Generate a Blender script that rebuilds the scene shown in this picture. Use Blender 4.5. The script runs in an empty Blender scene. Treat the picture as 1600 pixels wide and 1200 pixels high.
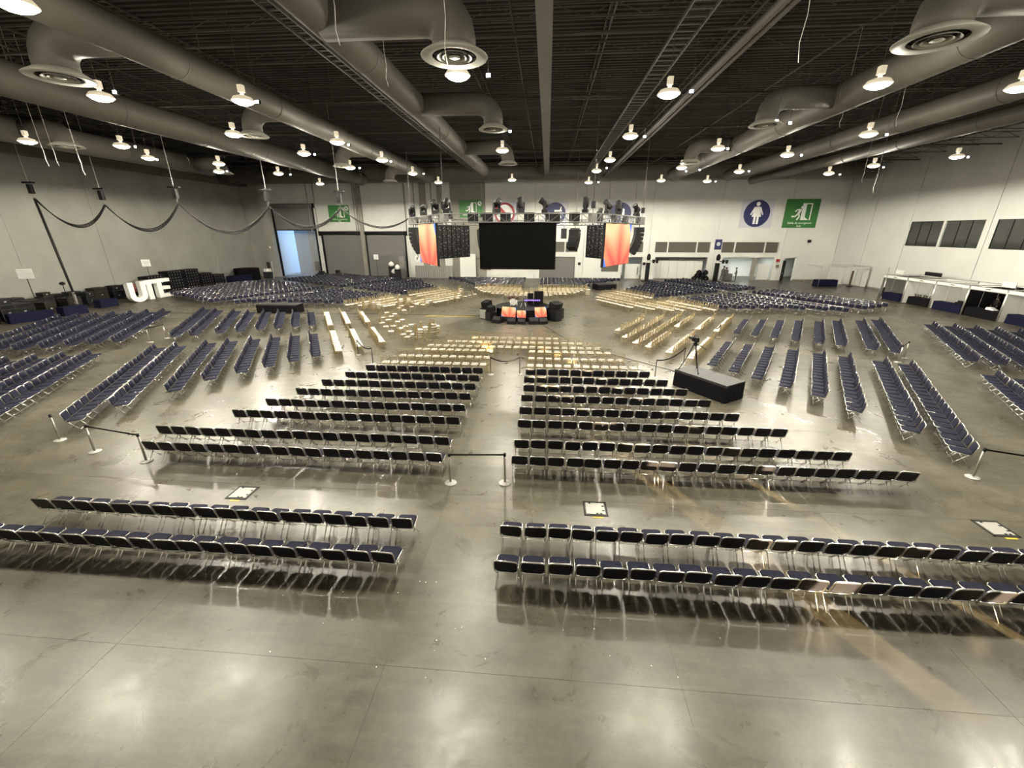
import bpy, math, random
import numpy as np
from mathutils import Vector, Matrix

random.seed(7)
rng = np.random.default_rng(7)
S = bpy.context.scene
COL = S.collection
PI = math.pi

# ------------------------------------------------------------------ camera
CAM_H, CAM_PITCH, CAM_YAW, F_PX = 7.0, 0.3527, 0.0808, 647.4
cam_data = bpy.data.cameras.new('camera')
cam_data.sensor_width = 36.0
cam_data.lens = F_PX / 1600 * 36.0
cam_data.clip_start, cam_data.clip_end = 0.1, 400
cam = bpy.data.objects.new('camera', cam_data)
COL.objects.link(cam)
cam.location = (0, 0, CAM_H)
cam.rotation_euler = (PI / 2 - CAM_PITCH, 0, CAM_YAW)
S.camera = cam

# ------------------------------------------------------------------ sky (only seen through the open loading door)
world = bpy.data.worlds.new('sky')
S.world = world
world.use_nodes = True
world.node_tree.nodes['Background'].inputs[0].default_value = (0.42, 0.66, 1.0, 1)
world.node_tree.nodes['Background'].inputs[1].default_value = 4.2

# ------------------------------------------------------------------ low evening sun, reaching in only through two gaps in the near wall
sun_data = bpy.data.lights.new('evening_sun', 'SUN')
sun_data.energy = 95.0; sun_data.color = (1.0, 0.74, 0.40); sun_data.angle = math.radians(0.5)
sun = bpy.data.objects.new('evening_sun', sun_data); COL.objects.link(sun)
sun.location = (20, -30, 6)
sun.rotation_euler = Vector((-0.53, 1.0, -0.060)).to_track_quat('-Z', 'Y').to_euler()

# ------------------------------------------------------------------ exposure
S.view_settings.view_transform = 'Standard'
S.view_settings.look = 'None'
S.view_settings.exposure = 0.0
S.view_settings.gamma = 1.0
S.view_settings.use_curve_mapping = False
S.cycles.max_bounces = 5
S.cycles.adaptive_threshold = 0.04
S.cycles.diffuse_bounces = 2
S.cycles.glossy_bounces = 2
S.cycles.transmission_bounces = 4
S.cycles.sample_clamp_indirect = 6.0
S.cycles.caustics_reflective = False
S.cycles.caustics_refractive = False
S.cycles.use_denoising = True

LAMP_W = 585.0        # watts of one high-bay lamp
LAMP_COL = (1.0, 0.935, 0.765)

# ------------------------------------------------------------------ measuring helpers (world position of something seen in the photograph)
_c, _s = math.cos(CAM_YAW), math.sin(CAM_YAW)
_cp, _sp = math.cos(CAM_PITCH), math.sin(CAM_PITCH)
def ray(px, py):
    x, y = (px - 800) / F_PX, (py - 600) / F_PX
    Yf = _cp - y * _sp
    return Vector((x * _c - Yf * _s, x * _s + Yf * _c, -_sp - y * _cp))
def at(px, py, z=0.0):
    d = ray(px, py); t = (z - CAM_H) / d.z
    return Vector((d.x * t, d.y * t, z))
def atY(px, py, Y):
    d = ray(px, py); t = Y / d.y
    return Vector((d.x * t, Y, CAM_H + d.z * t))
def atX(px, py, X):
    d = ray(px, py); t = X / d.x
    return Vector((X, d.y * t, CAM_H + d.z * t))
def proj(p):
    x, y, z = p[0], p[1], p[2] - CAM_H
    cx = _c * x + _s * y
    yf = -_s * x + _c * y
    cy = -_sp * yf - _cp * z
    cz = _cp * yf - _sp * z
    if cz < 0.05: return None
    return (800 + F_PX * cx / cz, 600 + F_PX * cy / cz, cz)

# ------------------------------------------------------------------ materials
MATS = {}
def mat(name, col, rough=0.5, metal=0.0, noise=0.0, nscale=3.0, bump=0.0, bscale=40.0, emit=0.0, emit_col=None, spec=0.5, rough_var=0.0):
    m = bpy.data.materials.new(name); m.use_nodes = True
    nt = m.node_tree; b = nt.nodes['Principled BSDF']
    b.inputs['Base Color'].default_value = (*col, 1)
    b.inputs['Roughness'].default_value = rough
    b.inputs['Metallic'].default_value = metal
    b.inputs['Specular IOR Level'].default_value = spec
    if noise > 0 or bump > 0 or rough_var > 0:
        tc = nt.nodes.new('ShaderNodeTexCoord')
        n = nt.nodes.new('ShaderNodeTexNoise'); n.inputs['Scale'].default_value = nscale
        n.inputs['Detail'].default_value = 6
        nt.links.new(tc.outputs['Object'], n.inputs['Vector'])
        if noise > 0:
            r = nt.nodes.new('ShaderNodeValToRGB')
            r.color_ramp.elements[0].position = 0.3; r.color_ramp.elements[1].position = 0.7
            r.color_ramp.elements[0].color = (*[c * (1 - noise) for c in col], 1)
            r.color_ramp.elements[1].color = (*[min(1, c * (1 + noise)) for c in col], 1)
            nt.links.new(n.outputs['Fac'], r.inputs['Fac'])
            nt.links.new(r.outputs['Color'], b.inputs['Base Color'])
        if rough_var > 0:
            mr = nt.nodes.new('ShaderNodeMapRange')
            mr.inputs['To Min'].default_value = max(0.02, rough - rough_var)
            mr.inputs['To Max'].default_value = rough + rough_var
            nt.links.new(n.outputs['Fac'], mr.inputs['Value'])
            nt.links.new(mr.outputs['Result'], b.inputs['Roughness'])
        if bump > 0:
            n2 = nt.nodes.new('ShaderNodeTexNoise'); n2.inputs['Scale'].default_value = bscale
            nt.links.new(tc.outputs['Object'], n2.inputs['Vector'])
            bp = nt.nodes.new('ShaderNodeBump'); bp.inputs['Strength'].default_value = bump
            bp.inputs['Distance'].default_value = 0.01
            nt.links.new(n2.outputs['Fac'], bp.inputs['Height'])
            nt.links.new(bp.outputs['Normal'], b.inputs['Normal'])
    if emit > 0:
        b.inputs['Emission Color'].default_value = (*(emit_col or col), 1)
        b.inputs['Emission Strength'].default_value = emit
    MATS[name] = m
    return m

def floor_material():
    m = bpy.data.materials.new('polished_concrete'); m.use_nodes = True
    nt = m.node_tree; b = nt.nodes['Principled BSDF']; L = nt.links.new
    g = nt.nodes.new('ShaderNodeNewGeometry')
    def noise(scale, detail=5, rough=0.6, dist=0.0):
        n = nt.nodes.new('ShaderNodeTexNoise'); n.inputs['Scale'].default_value = scale
        n.inputs['Detail'].default_value = detail; n.inputs['Roughness'].default_value = rough
        n.inputs['Distortion'].default_value = dist
        L(g.outputs['Position'], n.inputs['Vector']); return n
    def ramp(src, p0, c0, p1, c1):
        r = nt.nodes.new('ShaderNodeValToRGB')
        r.color_ramp.elements[0].position = p0; r.color_ramp.elements[0].color = (*c0, 1)
        r.color_ramp.elements[1].position = p1; r.color_ramp.elements[1].color = (*c1, 1)
        L(src, r.inputs['Fac']); return r
    def mult(a, bb, f=1.0):
        x = nt.nodes.new('ShaderNodeMix'); x.data_type = 'RGBA'; x.blend_type = 'MULTIPLY'
        x.inputs['Factor'].default_value = f
        L(a, x.inputs['A']); L(bb, x.inputs['B']); return x.outputs['Result']
    big = ramp(noise(0.22, 6, 0.62, 0.4).outputs['Fac'], 0.33, (0.072, 0.0645, 0.0455), 0.68, (0.137, 0.128, 0.099))
    mid = ramp(noise(1.3, 8, 0.7, 0.8).outputs['Fac'], 0.3, (0.72, 0.71, 0.69), 0.66, (1.08, 1.07, 1.05))
    fine = ramp(noise(14, 6, 0.7).outputs['Fac'], 0.35, (0.86, 0.86, 0.85), 0.62, (1.04, 1.04, 1.04))
    c = mult(mult(big.outputs['Color'], mid.outputs['Color']), fine.outputs['Color'])
    # long faint drag marks
    mp = nt.nodes.new('ShaderNodeMapping'); mp.inputs['Scale'].default_value = (0.35, 2.6, 1); mp.inputs['Rotation'].default_value = (0, 0, 0.5)
    L(g.outputs['Position'], mp.inputs['Vector'])
    sn = nt.nodes.new('ShaderNodeTexNoise'); sn.inputs['Scale'].default_value = 1.6; sn.inputs['Detail'].default_value = 7; sn.inputs['Roughness'].default_value = 0.7
    sn.inputs['Distortion'].default_value = 0.6
    L(mp.outputs['Vector'], sn.inputs['Vector'])
    st = ramp(sn.outputs['Fac'], 0.32, (0.78, 0.77, 0.75), 0.66, (1.12, 1.12, 1.11))
    c = mult(c, st.outputs['Color'], 1.0)
    L(c, b.inputs['Base Color'])
    rr = nt.nodes.new('ShaderNodeMapRange')
    rr.inputs['From Min'].default_value = 0.3; rr.inputs['From Max'].default_value = 0.7
    rr.inputs['To Min'].default_value = 0.23; rr.inputs['To Max'].default_value = 0.40
    L(noise(0.9, 7, 0.7, 0.6).outputs['Fac'], rr.inputs['Value'])
    L(rr.outputs['Result'], b.inputs['Roughness'])
    bp = nt.nodes.new('ShaderNodeBump'); bp.inputs['Strength'].default_value = 0.10; bp.inputs['Distance'].default_value = 0.02
    L(noise(2.2, 5, 0.6).outputs['Fac'], bp.inputs['Height'])
    L(bp.outputs['Normal'], b.inputs['Normal'])
    b.inputs['Specular IOR Level'].default_value = 0.62
    MATS['floor'] = m
floor_material()

def screen_material(name, strength):
    """orange-red display picture with soft folds and blue corners, object space: x across, z up (-1..1)"""
    m = bpy.data.materials.new(name); m.use_nodes = True
    nt = m.node_tree; b = nt.nodes['Principled BSDF']; L = nt.links.new
    tc = nt.nodes.new('ShaderNodeTexCoord'); sx = nt.nodes.new('ShaderNodeSeparateXYZ')
    L(tc.outputs['UV'], sx.inputs['Vector'])
    def M(op, a, bb=None, v=None):
        n = nt.nodes.new('ShaderNodeMath'); n.operation = op
        if isinstance(a, (int, float)): n.inputs[0].default_value = a
        else: L(a, n.inputs[0])
        if bb is not None:
            if isinstance(bb, (int, float)): n.inputs[1].default_value = bb
            else: L(bb, n.inputs[1])
        return n.outputs[0]
    u, v = sx.outputs['X'], sx.outputs['Y']
    du = M('SUBTRACT', u, 0.58); dv = M('ADD', v, 0.25)
    ang = M('ARCTAN2', du, dv)
    fold = M('ABSOLUTE', M('SINE', M('MULTIPLY', ang, 5.0)))
    dist = M('POWER', M('ADD', M('MULTIPLY', du, du), M('MULTIPLY', dv, dv)), 0.5)
    fac = M('ADD', M('MULTIPLY', dist, 0.62), M('MULTIPLY', fold, 0.30))
    r = nt.nodes.new('ShaderNodeValToRGB'); cr = r.color_ramp
    cr.elements[0].position = 0.22; cr.elements[0].color = (0.75, 0.015, 0.01, 1)
    cr.elements[1].position = 0.98; cr.elements[1].color = (1.0, 0.60, 0.27, 1)
    e = cr.elements.new(0.48); e.color = (0.95, 0.10, 0.045, 1)
    e = cr.elements.new(0.72); e.color = (1.0, 0.27, 0.10, 1)
    L(fac, r.inputs['Fac'])
    corner = M('MAXIMUM', M('GREATER_THAN', M('ADD', M('MULTIPLY', u, 3.0), v), 3.72),
               M('LESS_THAN', M('ADD', M('MULTIPLY', u, 2.2), v), 0.22))
    x = nt.nodes.new('ShaderNodeMix'); x.data_type = 'RGBA'
    L(corner, x.inputs['Factor']); L(r.outputs['Color'], x.inputs['A']); x.inputs['B'].default_value = (0.03, 0.2, 0.85, 1)
    L(x.outputs['Result'], b.inputs['Emission Color'])
    b.inputs['Base Color'].default_value = (0.02, 0.02, 0.02, 1)
    b.inputs['Emission Strength'].default_value = strength
    MATS[name] = m
screen_material('display_picture', 1.15)

mat('slab_joint', (0.070, 0.062, 0.045), 0.5)
mat('navy', (0.0066, 0.0076, 0.0215), 0.8, noise=0.25, nscale=9, spec=0.2)
mat('back_vinyl', (0.0075, 0.0075, 0.011), 0.45, spec=0.3)
mat('chrome', (0.80, 0.79, 0.77), 0.24, 1.0)
mat('dull_chrome', (0.62, 0.61, 0.58), 0.32, 1.0)
mat('gold', (0.34, 0.265, 0.135), 0.36, 0.5)
mat('ivory', (0.64, 0.61, 0.54), 0.7, noise=0.06, nscale=8)
mat('wall_grey', (0.262, 0.258, 0.236), 0.8, noise=0.10, nscale=0.35, bump=0.15, bscale=9)
mat('wall_white', (0.645, 0.645, 0.615), 0.75, noise=0.05, nscale=0.4)
mat('wall_taupe', (0.25, 0.235, 0.205), 0.8, noise=0.08, nscale=0.5)
mat('seam', (0.10, 0.095, 0.085), 0.9)
mat('deck', (0.022, 0.0205, 0.017), 0.8)
mat('joist', (0.050, 0.046, 0.038), 0.7)
mat('duct', (0.125, 0.117, 0.098), 0.55, noise=0.10, nscale=0.6)
mat('diffuser_white', (0.42, 0.41, 0.36), 0.5)
mat('black', (0.004, 0.004, 0.0045), 0.6, spec=0.2)
mat('screen_off', (0.0018, 0.0018, 0.0018), 0.7, spec=0.05)
mat('black_gloss', (0.012, 0.012, 0.014), 0.3)
mat('black_fabric', (0.006, 0.006, 0.007), 0.95, spec=0.1)
mat('navy_fabric', (0.008, 0.009, 0.026), 0.95, spec=0.1)
mat('dark_case', (0.009, 0.009, 0.010), 0.55, spec=0.25)
mat('brown_case', (0.015, 0.012, 0.009), 0.6, spec=0.25)
mat('alu', (0.6, 0.6, 0.58), 0.4, 0.9)
mat('steel', (0.24, 0.235, 0.225), 0.45, 0.6)
mat('truss_metal', (0.13, 0.128, 0.122), 0.45, 0.5)
mat('post_steel', (0.40, 0.38, 0.34), 0.35, 0.8)
mat('base_plate', (0.38, 0.37, 0.345), 0.45, 0.2)
mat('shutter_grey', (0.155, 0.152, 0.145), 0.6)
mat('panel_white', (0.66, 0.66, 0.63), 0.5)
mat('paper', (0.82, 0.82, 0.80), 0.7)
mat('letter_white', (0.80, 0.79, 0.75), 0.5)
mat('sign_green', (0.035, 0.17, 0.035), 0.5)
mat('sign_blue', (0.022, 0.026, 0.11), 0.5)
mat('sign_red', (0.35, 0.02, 0.025), 0.5)
mat('sign_pale', (0.52, 0.53, 0.60), 0.5)
mat('sign_ink', (0.85, 0.86, 0.85), 0.5)
mat('vent_dark', (0.085, 0.078, 0.062), 0.6)
mat('concrete_out', (0.42, 0.41, 0.40), 0.8, noise=0.1, nscale=1.0)
mat('cladding_out', (0.45, 0.5, 0.56), 0.5)
mat('glass_dark', (0.035, 0.037, 0.033), 0.06, spec=0.8)
mat('room_grey', (0.16, 0.16, 0.145), 0.8)
mat('wood_brown', (0.09, 0.045, 0.03), 0.5)
mat('pink_cloth', (0.32, 0.10, 0.09), 0.8)
mat('green_leaf', (0.02, 0.06, 0.015), 0.6)
mat('skin', (0.35, 0.2, 0.14), 0.6)
mat('grey_cloth', (0.09, 0.09, 0.085), 0.9)
mat('hair', (0.012, 0.01, 0.008), 0.6)
mat('yellow_tape', (0.5, 0.36, 0.03), 0.6)
mat('cable_black', (0.008, 0.008, 0.008), 0.6)
mat('wire_white', (0.75, 0.73, 0.68), 0.5)
mat('lamp_glow', (1, 0.93, 0.8), 0.5, emit=26, emit_col=(1.0, 0.90, 0.70))
mat('lamp_shade_glint', (0.6, 0.55, 0.45), 0.4, emit=0.5, emit_col=(1.0, 0.85, 0.6))
mat('flood_glow', (0.9, 0.95, 1), 0.5, emit=22, emit_col=(0.80, 0.90, 1.0))
mat('tube_glow', (1, 1, 1), 0.5, emit=6, emit_col=(0.93, 1.0, 0.97))
mat('purple_glow', (0.3, 0.2, 0.9), 0.5, emit=1.6, emit_col=(0.32, 0.2, 1.0))
mat('deck_top', (0.022, 0.023, 0.024), 0.55)
mat('alu_dark', (0.05, 0.05, 0.05), 0.4, 0.6)
mat('brass', (0.6, 0.42, 0.15), 0.3, 1.0)
mat('drum_white', (0.6, 0.58, 0.55), 0.4)

# ------------------------------------------------------------------ mesh builder
class MB:
    def __init__(self):
        self.v, self.f, self.m, self.sm = [], [], [], []
    def add(self, vs, fs, mi=0, smooth=False):
        o = len(self.v)
        self.v += [tuple(p) for p in vs]
        for q in fs:
            self.f.append(tuple(i + o for i in q)); self.m.append(mi); self.sm.append(smooth)
        return self
    def box(self, c, s, mi=0, rz=0.0, M=None):
        hx, hy, hz = s[0] / 2, s[1] / 2, s[2] / 2
        vs = [Vector((x, y, z)) for x in (-hx, hx) for y in (-hy, hy) for z in (-hz, hz)]
        R = M if M is not None else Matrix.Rotation(rz, 3, 'Z')
        vs = [R @ p + Vector(c) for p in vs]
        return self.add(vs, [(0, 1, 3, 2), (4, 6, 7, 5), (0, 4, 5, 1), (2, 3, 7, 6), (0, 2, 6, 4), (1, 5, 7, 3)], mi)
    def box2(self, a, b, mi=0):
        return self.box([(a[i] + b[i]) / 2 for i in range(3)], [abs(b[i] - a[i]) for i in range(3)], mi)
    def tube(self, pts, r, n=6, mi=0, caps=True, smooth=True, r2=None):
        pts = [Vector(p) for p in pts]; N = len(pts); rings = []
        prev = None
        for i, p in enumerate(pts):
            d = (pts[min(i + 1, N - 1)] - pts[max(i - 1, 0)])
            if d.length < 1e-9: d = Vector((0, 0, 1))
            d.normalize()
            if prev is None:
                a = Vector((0, 0, 1)) if abs(d.z) < 0.9 else Vector((1, 0, 0))
                x = d.cross(a).normalized()
            else:
                x = (prev - d * prev.dot(d)).normalized()
            prev = x; y = d.cross(x)
            rr = r if r2 is None else r + (r2 - r) * i / (N - 1)
            rings.append([p + (x * math.cos(2 * PI * k / n + PI / n) + y * math.sin(2 * PI * k / n + PI / n)) * rr for k in range(n)])
        vs = [q for rg in rings for q in rg]; fs = []
        for i in range(N - 1):
            for k in range(n):
                k2 = (k + 1) % n
                fs.append((i * n + k, i * n + k2, (i + 1) * n + k2, (i + 1) * n + k))
        self.add(vs, fs, mi, smooth)
        if caps:
            o = len(self.v) - len(vs)
            self.f.append(tuple(o + k for k in reversed(range(n)))); self.m.append(mi); self.sm.append(False)
            self.f.append(tuple(o + (N - 1) * n + k for k in range(n))); self.m.append(mi); self.sm.append(False)
        return self
    def lathe(self, prof, n=16, c=(0, 0, 0), mi=0, smooth=True, M=None, open_ends=False):
        vs, fs = [], []
        for (r, z) in prof:
            for k in range(n):
                p = Vector((r * math.cos(2 * PI * k / n), r * math.sin(2 * PI * k / n), z))
                if M is not None: p = M @ p
                vs.append(p + Vector(c))
        for i in range(len(prof) - 1):
            for k in range(n):
                k2 = (k + 1) % n
                fs.append((i * n + k, i * n + k2, (i + 1) * n + k2, (i + 1) * n + k))
        self.add(vs, fs, mi, smooth)
        o = len(self.v) - len(vs)
        if prof[0][0] > 1e-4 and not open_ends:
            self.f.append(tuple(o + k for k in reversed(range(n)))); self.m.append(mi); self.sm.append(False)
        if prof[-1][0] > 1e-4 and not open_ends:
            self.f.append(tuple(o + (len(prof) - 1) * n + k for k in range(n))); self.m.append(mi); self.sm.append(False)
        return self
    def prism(self, poly, axis='y', t=0.02, off=(0, 0, 0), mi=0, M=None):
        """poly of (u, v); axis 'y': u->x, v->z, thickness along -y; axis 'z': u->x, v->y, thickness up"""
        n = len(poly)
        if axis == 'y':
            vs = [(u, 0, v) for u, v in poly] + [(u, -t, v) for u, v in poly]
        else:
            vs = [(u, v, 0) for u, v in poly] + [(u, v, t) for u, v in poly]
        vs = [((M @ Vector(p)) if M is not None else Vector(p)) + Vector(off) for p in vs]
        fs = [tuple(range(n)), tuple(n + k for k in reversed(range(n)))]
        fs += [(k, n + k, n + (k + 1) % n, (k + 1) % n) for k in range(n)]
        return self.add(vs, fs, mi)
    def rbox(self, c, s, r, mi=0, seg=3, M=None):
        """box with rounded vertical edges and a small top chamfer"""
        hx, hy, hz = s[0] / 2, s[1] / 2, s[2] / 2; poly = []
        for cx, cy, a0 in ((hx - r, hy - r, 0), (-hx + r, hy - r, PI / 2), (-hx + r, -hy + r, PI), (hx - r, -hy + r, 3 * PI / 2)):
            for k in range(seg + 1):
                a = a0 + PI / 2 * k / seg
                poly.append((cx + r * math.cos(a), cy + r * math.sin(a)))
        n = len(poly); ch = min(hz * 0.6, 0.012); vs = []
        for z, k in ((-hz, 0.97), (-hz + ch, 1.0), (hz - ch, 1.0), (hz, 0.95)):
            vs += [Vector((u * k, v * k, z)) for u, v in poly]
        R = M if M is not None else Matrix.Identity(3)
        vs = [R @ p + Vector(c) for p in vs]
        fs = []
        for i in range(3):
            fs += [(i * n + k, i * n + (k + 1) % n, (i + 1) * n + (k + 1) % n, (i + 1) * n + k) for k in range(n)]
        fs += [tuple(reversed(range(n))), tuple(3 * n + k for k in range(n))]
        return self.add(vs, fs, mi)
    def mesh(self, name, mats):
        me = bpy.data.meshes.new(name)
        me.from_pydata(self.v, [], self.f)
        if isinstance(mats, str): mats = [mats]
        for m in mats: me.materials.append(MATS[m])
        me.polygons.foreach_set('material_index', self.m)
        me.polygons.foreach_set('use_smooth', self.sm)
        me.update()
        return me
    def build(self, name, mats, parent=None):
        o = bpy.data.objects.new(name, self.mesh(name, mats))
        COL.objects.link(o)
        if parent is not None: o.parent = parent
        return o

def mesh_obj(name, me, parent=None):
    o = bpy.data.objects.new(name, me); COL.objects.link(o)
    if parent is not None: o.parent = parent
    return o
def empty(name, loc=(0, 0, 0), rz=0.0, label=None, cat=None, group=None):
    o = bpy.data.objects.new(name, None); COL.objects.link(o)
    o.empty_display_size = 0.2
    o.location = loc; o.rotation_euler = (0, 0, rz)
    if label: tag(o, label, cat, group)
    return o
def tag(o, label, cat, group=None, kind=None):
    o['label'] = label; o['category'] = cat
    if group: o['group'] = group
    if kind: o['kind'] = kind
    return o
def structure(o):
    o['kind'] = 'structure'; return o
def text_mesh(s, size, name='lettering', depth=0.01):
    cu = bpy.data.curves.new(name, 'FONT'); cu.body = s; cu.size = size; cu.extrude = depth
    cu.align_x = 'CENTER'; cu.align_y = 'CENTER'; cu.resolution_u = 2
    o = bpy.data.objects.new(name, cu); COL.objects.link(o)
    bpy.context.view_layer.update()
    me = bpy.data.meshes.new_from_object(o.evaluated_get(bpy.context.evaluated_depsgraph_get()))
    bpy.data.objects.remove(o); bpy.data.curves.remove(cu)
    return me
ORD = ['zeroth', 'first', 'second', 'third', 'fourth', 'fifth', 'sixth', 'seventh', 'eighth', 'ninth', 'tenth', 'eleventh', 'twelfth',
       'thirteenth', 'fourteenth', 'fifteenth', 'sixteenth', 'seventeenth', 'eighteenth', 'nineteenth', 'twentieth', 'twenty-first',
       'twenty-second', 'twenty-third', 'twenty-fourth', 'twenty-fifth', 'twenty-sixth', 'twenty-seventh', 'twenty-eighth', 'twenty-ninth', 'thirtieth',
       'thirty-first', 'thirty-second', 'thirty-third', 'thirty-fourth', 'thirty-fifth', 'thirty-sixth', 'thirty-seventh', 'thirty-eighth', 'thirty-ninth', 'fortieth']

# ================================================================== THE HALL
XL, XR, YN, YF, ZC = -48.5, 42.5, -2.2, 68.0, 16.5
C = Vector((-1.93, 36.1, 0))                      # centre of the round stage, everything is laid out around it

# ---- floor: a dark bed and cast slabs with open joints
fl = structure(MB().box2((XL - 1, YN - 1, -0.30), (XR + 1, YF + 20, -0.004)).build('floor', 'slab_joint'))
def floor_slabs():
    xs = [XL - 0.5] + [-8.46 + 9.95 * k / 2 + 0.9 for k in range(-8, 11) if XL < -8.46 + 9.95 * k / 2 + 0.9 < XR] + [XR + 0.5]
    ys = [YN - 0.5, 4.82] + [4.82 + 4.975 * k for k in range(1, 13)] + [YF + 0.1, YF + 19]
    g = 0.0025
    for i in range(len(xs) - 1):
        for j in range(len(ys) - 1):
            b = MB(); x0, x1, y0, y1 = xs[i] + g, xs[i + 1] - g, ys[j] + g, ys[j + 1] - g
            b.box(((x0 + x1) / 2, (y0 + y1) / 2, -0.002), (x1 - x0, y1 - y0, 0.004))
            b.build('slab', 'floor', fl)
floor_slabs()

# ---- walls made of panels, with openings cut out
def panel_rects(x0, x1, z0, z1, holes):
    xs = sorted({x0, x1, *[min(max(h[0], x0), x1) for h in holes], *[min(max(h[1], x0), x1) for h in holes]})
    zs = sorted({z0, z1, *[min(max(h[2], z0), z1) for h in holes], *[min(max(h[3], z0), z1) for h in holes]})
    out = []
    for i in range(len(xs) - 1):
        run = None
        for j in range(len(zs) - 1):
            cx, cz = (xs[i] + xs[i + 1]) / 2, (zs[j] + zs[j + 1]) / 2
            solid = not any(h[0] < cx < h[1] and h[2] < cz < h[3] for h in holes)
            if solid:
                if run is None: run = [xs[i], xs[i + 1], zs[j], zs[j + 1]]
                else: run[3] = zs[j + 1]
            if (not solid or j == len(zs) - 2) and run is not None:
                out.append(run); run = None
    return out

# far wall
FH = [(-43.8, -37.1, -1, 11.0), (-36.1, -29.6, -1, 6.55), (-28.9, -22.5, -1, 6.55)]
VENTS = [(-3.4, 4.7), (6.5, 14.6), (16.4, 24.5), (26.2, 34.4)]
for a, b in VENTS: FH.append((a, b, 4.0, 5.5))
FH += [(-1.2, 4.4, -1, 3.3), (11.6, 14.7, -1, 3.3), (16.6, 24.4, -1, 3.3), (26.6, 34.1, -1, 3.32), (35.6, 37.3, -1, 3.25)]
wf = structure(MB().box2((XL - 0.6, YF + 0.42, 0), (-44.2, YF + 0.55, ZC + .3)).box2((-37.0, YF + 0.42, 6.7), (XR + 4.3, YF + 0.55, ZC + .3)).box2((-44.2, YF + 0.42, 11.2), (-37.0, YF + 0.55, ZC + .3)).box2((-21.8, YF + 0.42, 3.62), (XR + 4.3, YF + 0.55, 6.8)).box2((-21.8, YF + 0.42, 0), (-6, YF + 0.55, 3.7)).build('wall_far', 'seam'))
seams = [XL, -44.0, -36.6, -29.25, -22.0, -15.0, -9.6, -2.0, 5.6, 9.0, 12.8, 15.5, 25.3, 35.0, XR]
for i in range(len(seams) - 1):
    b = MB(); a, c = seams[i] + 0.02, seams[i + 1] - 0.02
    taupe = (seams[i] == -15.0)
    for r in panel_rects(a, c, 0, ZC, FH):
        b.box2((r[0], YF, r[2]), (r[1], YF + 0.4, r[3]))
    b.build('panel', 'wall_taupe' if taupe else ('wall_grey' if i == 0 else 'wall_white'), wf)
# pilasters and pipes on the far wall
for x, w, d, m in ((-44.6, 1.3, 0.9, 'wall_grey'), (-29.25, 0.55, 0.5, 'wall_taupe'), (-19.2, 0.9, 0.45, 'wall_taupe'), (-16.6, 0.7, 0.35, 'wall_taupe')):
    MB().box2((x - w / 2, YF - d, 0), (x + w / 2, YF, ZC)).build('pilaster', m, wf)
for x in (-37.6, -36.5, -30.2, -29.9, -22.1, -20.6, -17.9):
    MB().tube([(x, YF - 0.12, 6.6 if x < -22 else 3), (x, YF - 0.12, 14.5)], 0.06, 6).build('conduit', 'wall_grey', wf)
# roof-light vents: frame and three dark panels each
for a, b in VENTS:
    w = b - a; cuts = [a, a + w * 0.23, a + w * 0.76, b]
    for k in range(3):
        MB().box2((cuts[k] + 0.09, YF + 0.12, 4.06), (cuts[k + 1] - 0.09, YF + 0.2, 5.44)).build('vent_panel', 'vent_dark', wf)
    for k in (1, 2):
        MB().box2((cuts[k] - 0.09, YF - 0.03, 4.0), (cuts[k] + 0.09, YF + 0.3, 5.5)).build('mullion', 'wall_white', wf)
    MB().box2((a - 0.12, YF - 0.06, 3.86), (b + 0.12, YF, 4.0)).build('sill', 'wall_white', wf)

# service corridor behind the far wall
co = structure(MB().box2((-6, YF + 6.0, 0), (XR, YF + 6.3, 3.8)).box2((-6, YF + 0.4, 3.5), (XR, YF + 6.3, 3.7))
               .box2((-6.3, YF + 0.4, 0), (-6, YF + 6.3, 3.8)).box2((XR, YF + 0.4, 0), (XR + 0.3, YF + 6.3, 3.8))
               .box2((25.4, YF + 0.4, 0), (25.7, YF + 6.3, 3.6)).box2((34.7, YF + 0.4, 0), (35.0, YF + 6.3, 3.6)).box2((5.5, YF + 0.4, 0), (5.8, YF + 6.3, 3.6))
               .build('wall_corridor', 'wall_white'))
def ceiling_tube(x, y, label, w):
    t = empty('ceiling_light', (x, y, 3.44), 0, label, 'lamp')
    MB().box((0, 0, 0.03), (1.6, 0.5, 0.06)).build('housing', 'wall_white', t)
    MB().box((0, 0, -0.01), (1.5, 0.4, 0.02)).build('diffuser', 'tube_glow', t)
    ld = bpy.data.lights.new('ceiling_light_glow', 'AREA'); ld.energy = w; ld.shape = 'RECTANGLE'; ld.size = 1.5; ld.size_y = 0.4; ld.color = (0.9, 1.0, 0.97)
    lo = bpy.data.objects.new('ceiling_light_glow', ld); COL.objects.link(lo); lo.parent = t; lo.location = (0, 0, -0.04)
ceiling_tube(28.6, YF + 2.6, 'flat white ceiling light inside the open bay where people gather', 170)
ceiling_tube(32.0, YF + 3.0, 'flat white ceiling light over the empty half of the open bay', 130)
ceiling_tube(36.4, YF + 2.2, 'ceiling light inside the narrow doorway at the far right', 70)
ceiling_tube(13.0, YF + 2.2, 'ceiling light behind the white door beside the right screen', 70)
ceiling_tube(20.5, YF + 3.6, 'ceiling light behind the white folding partition', 40)

# folding partition in the third bay
for k in range(6):
    x0 = 16.62 + k * 1.29
    o = structure(MB().box2((x0 + 0.02, YF + 1.6, 0), (x0 + 1.27, YF + 1.68, 2.7)).build('door_%d' % (20 + k), 'panel_white'))
structure(MB().box2((16.4, YF + 1.55, 2.7), (24.6, YF + 1.75, 3.5)).build('trim_1', 'room_grey'))
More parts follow.
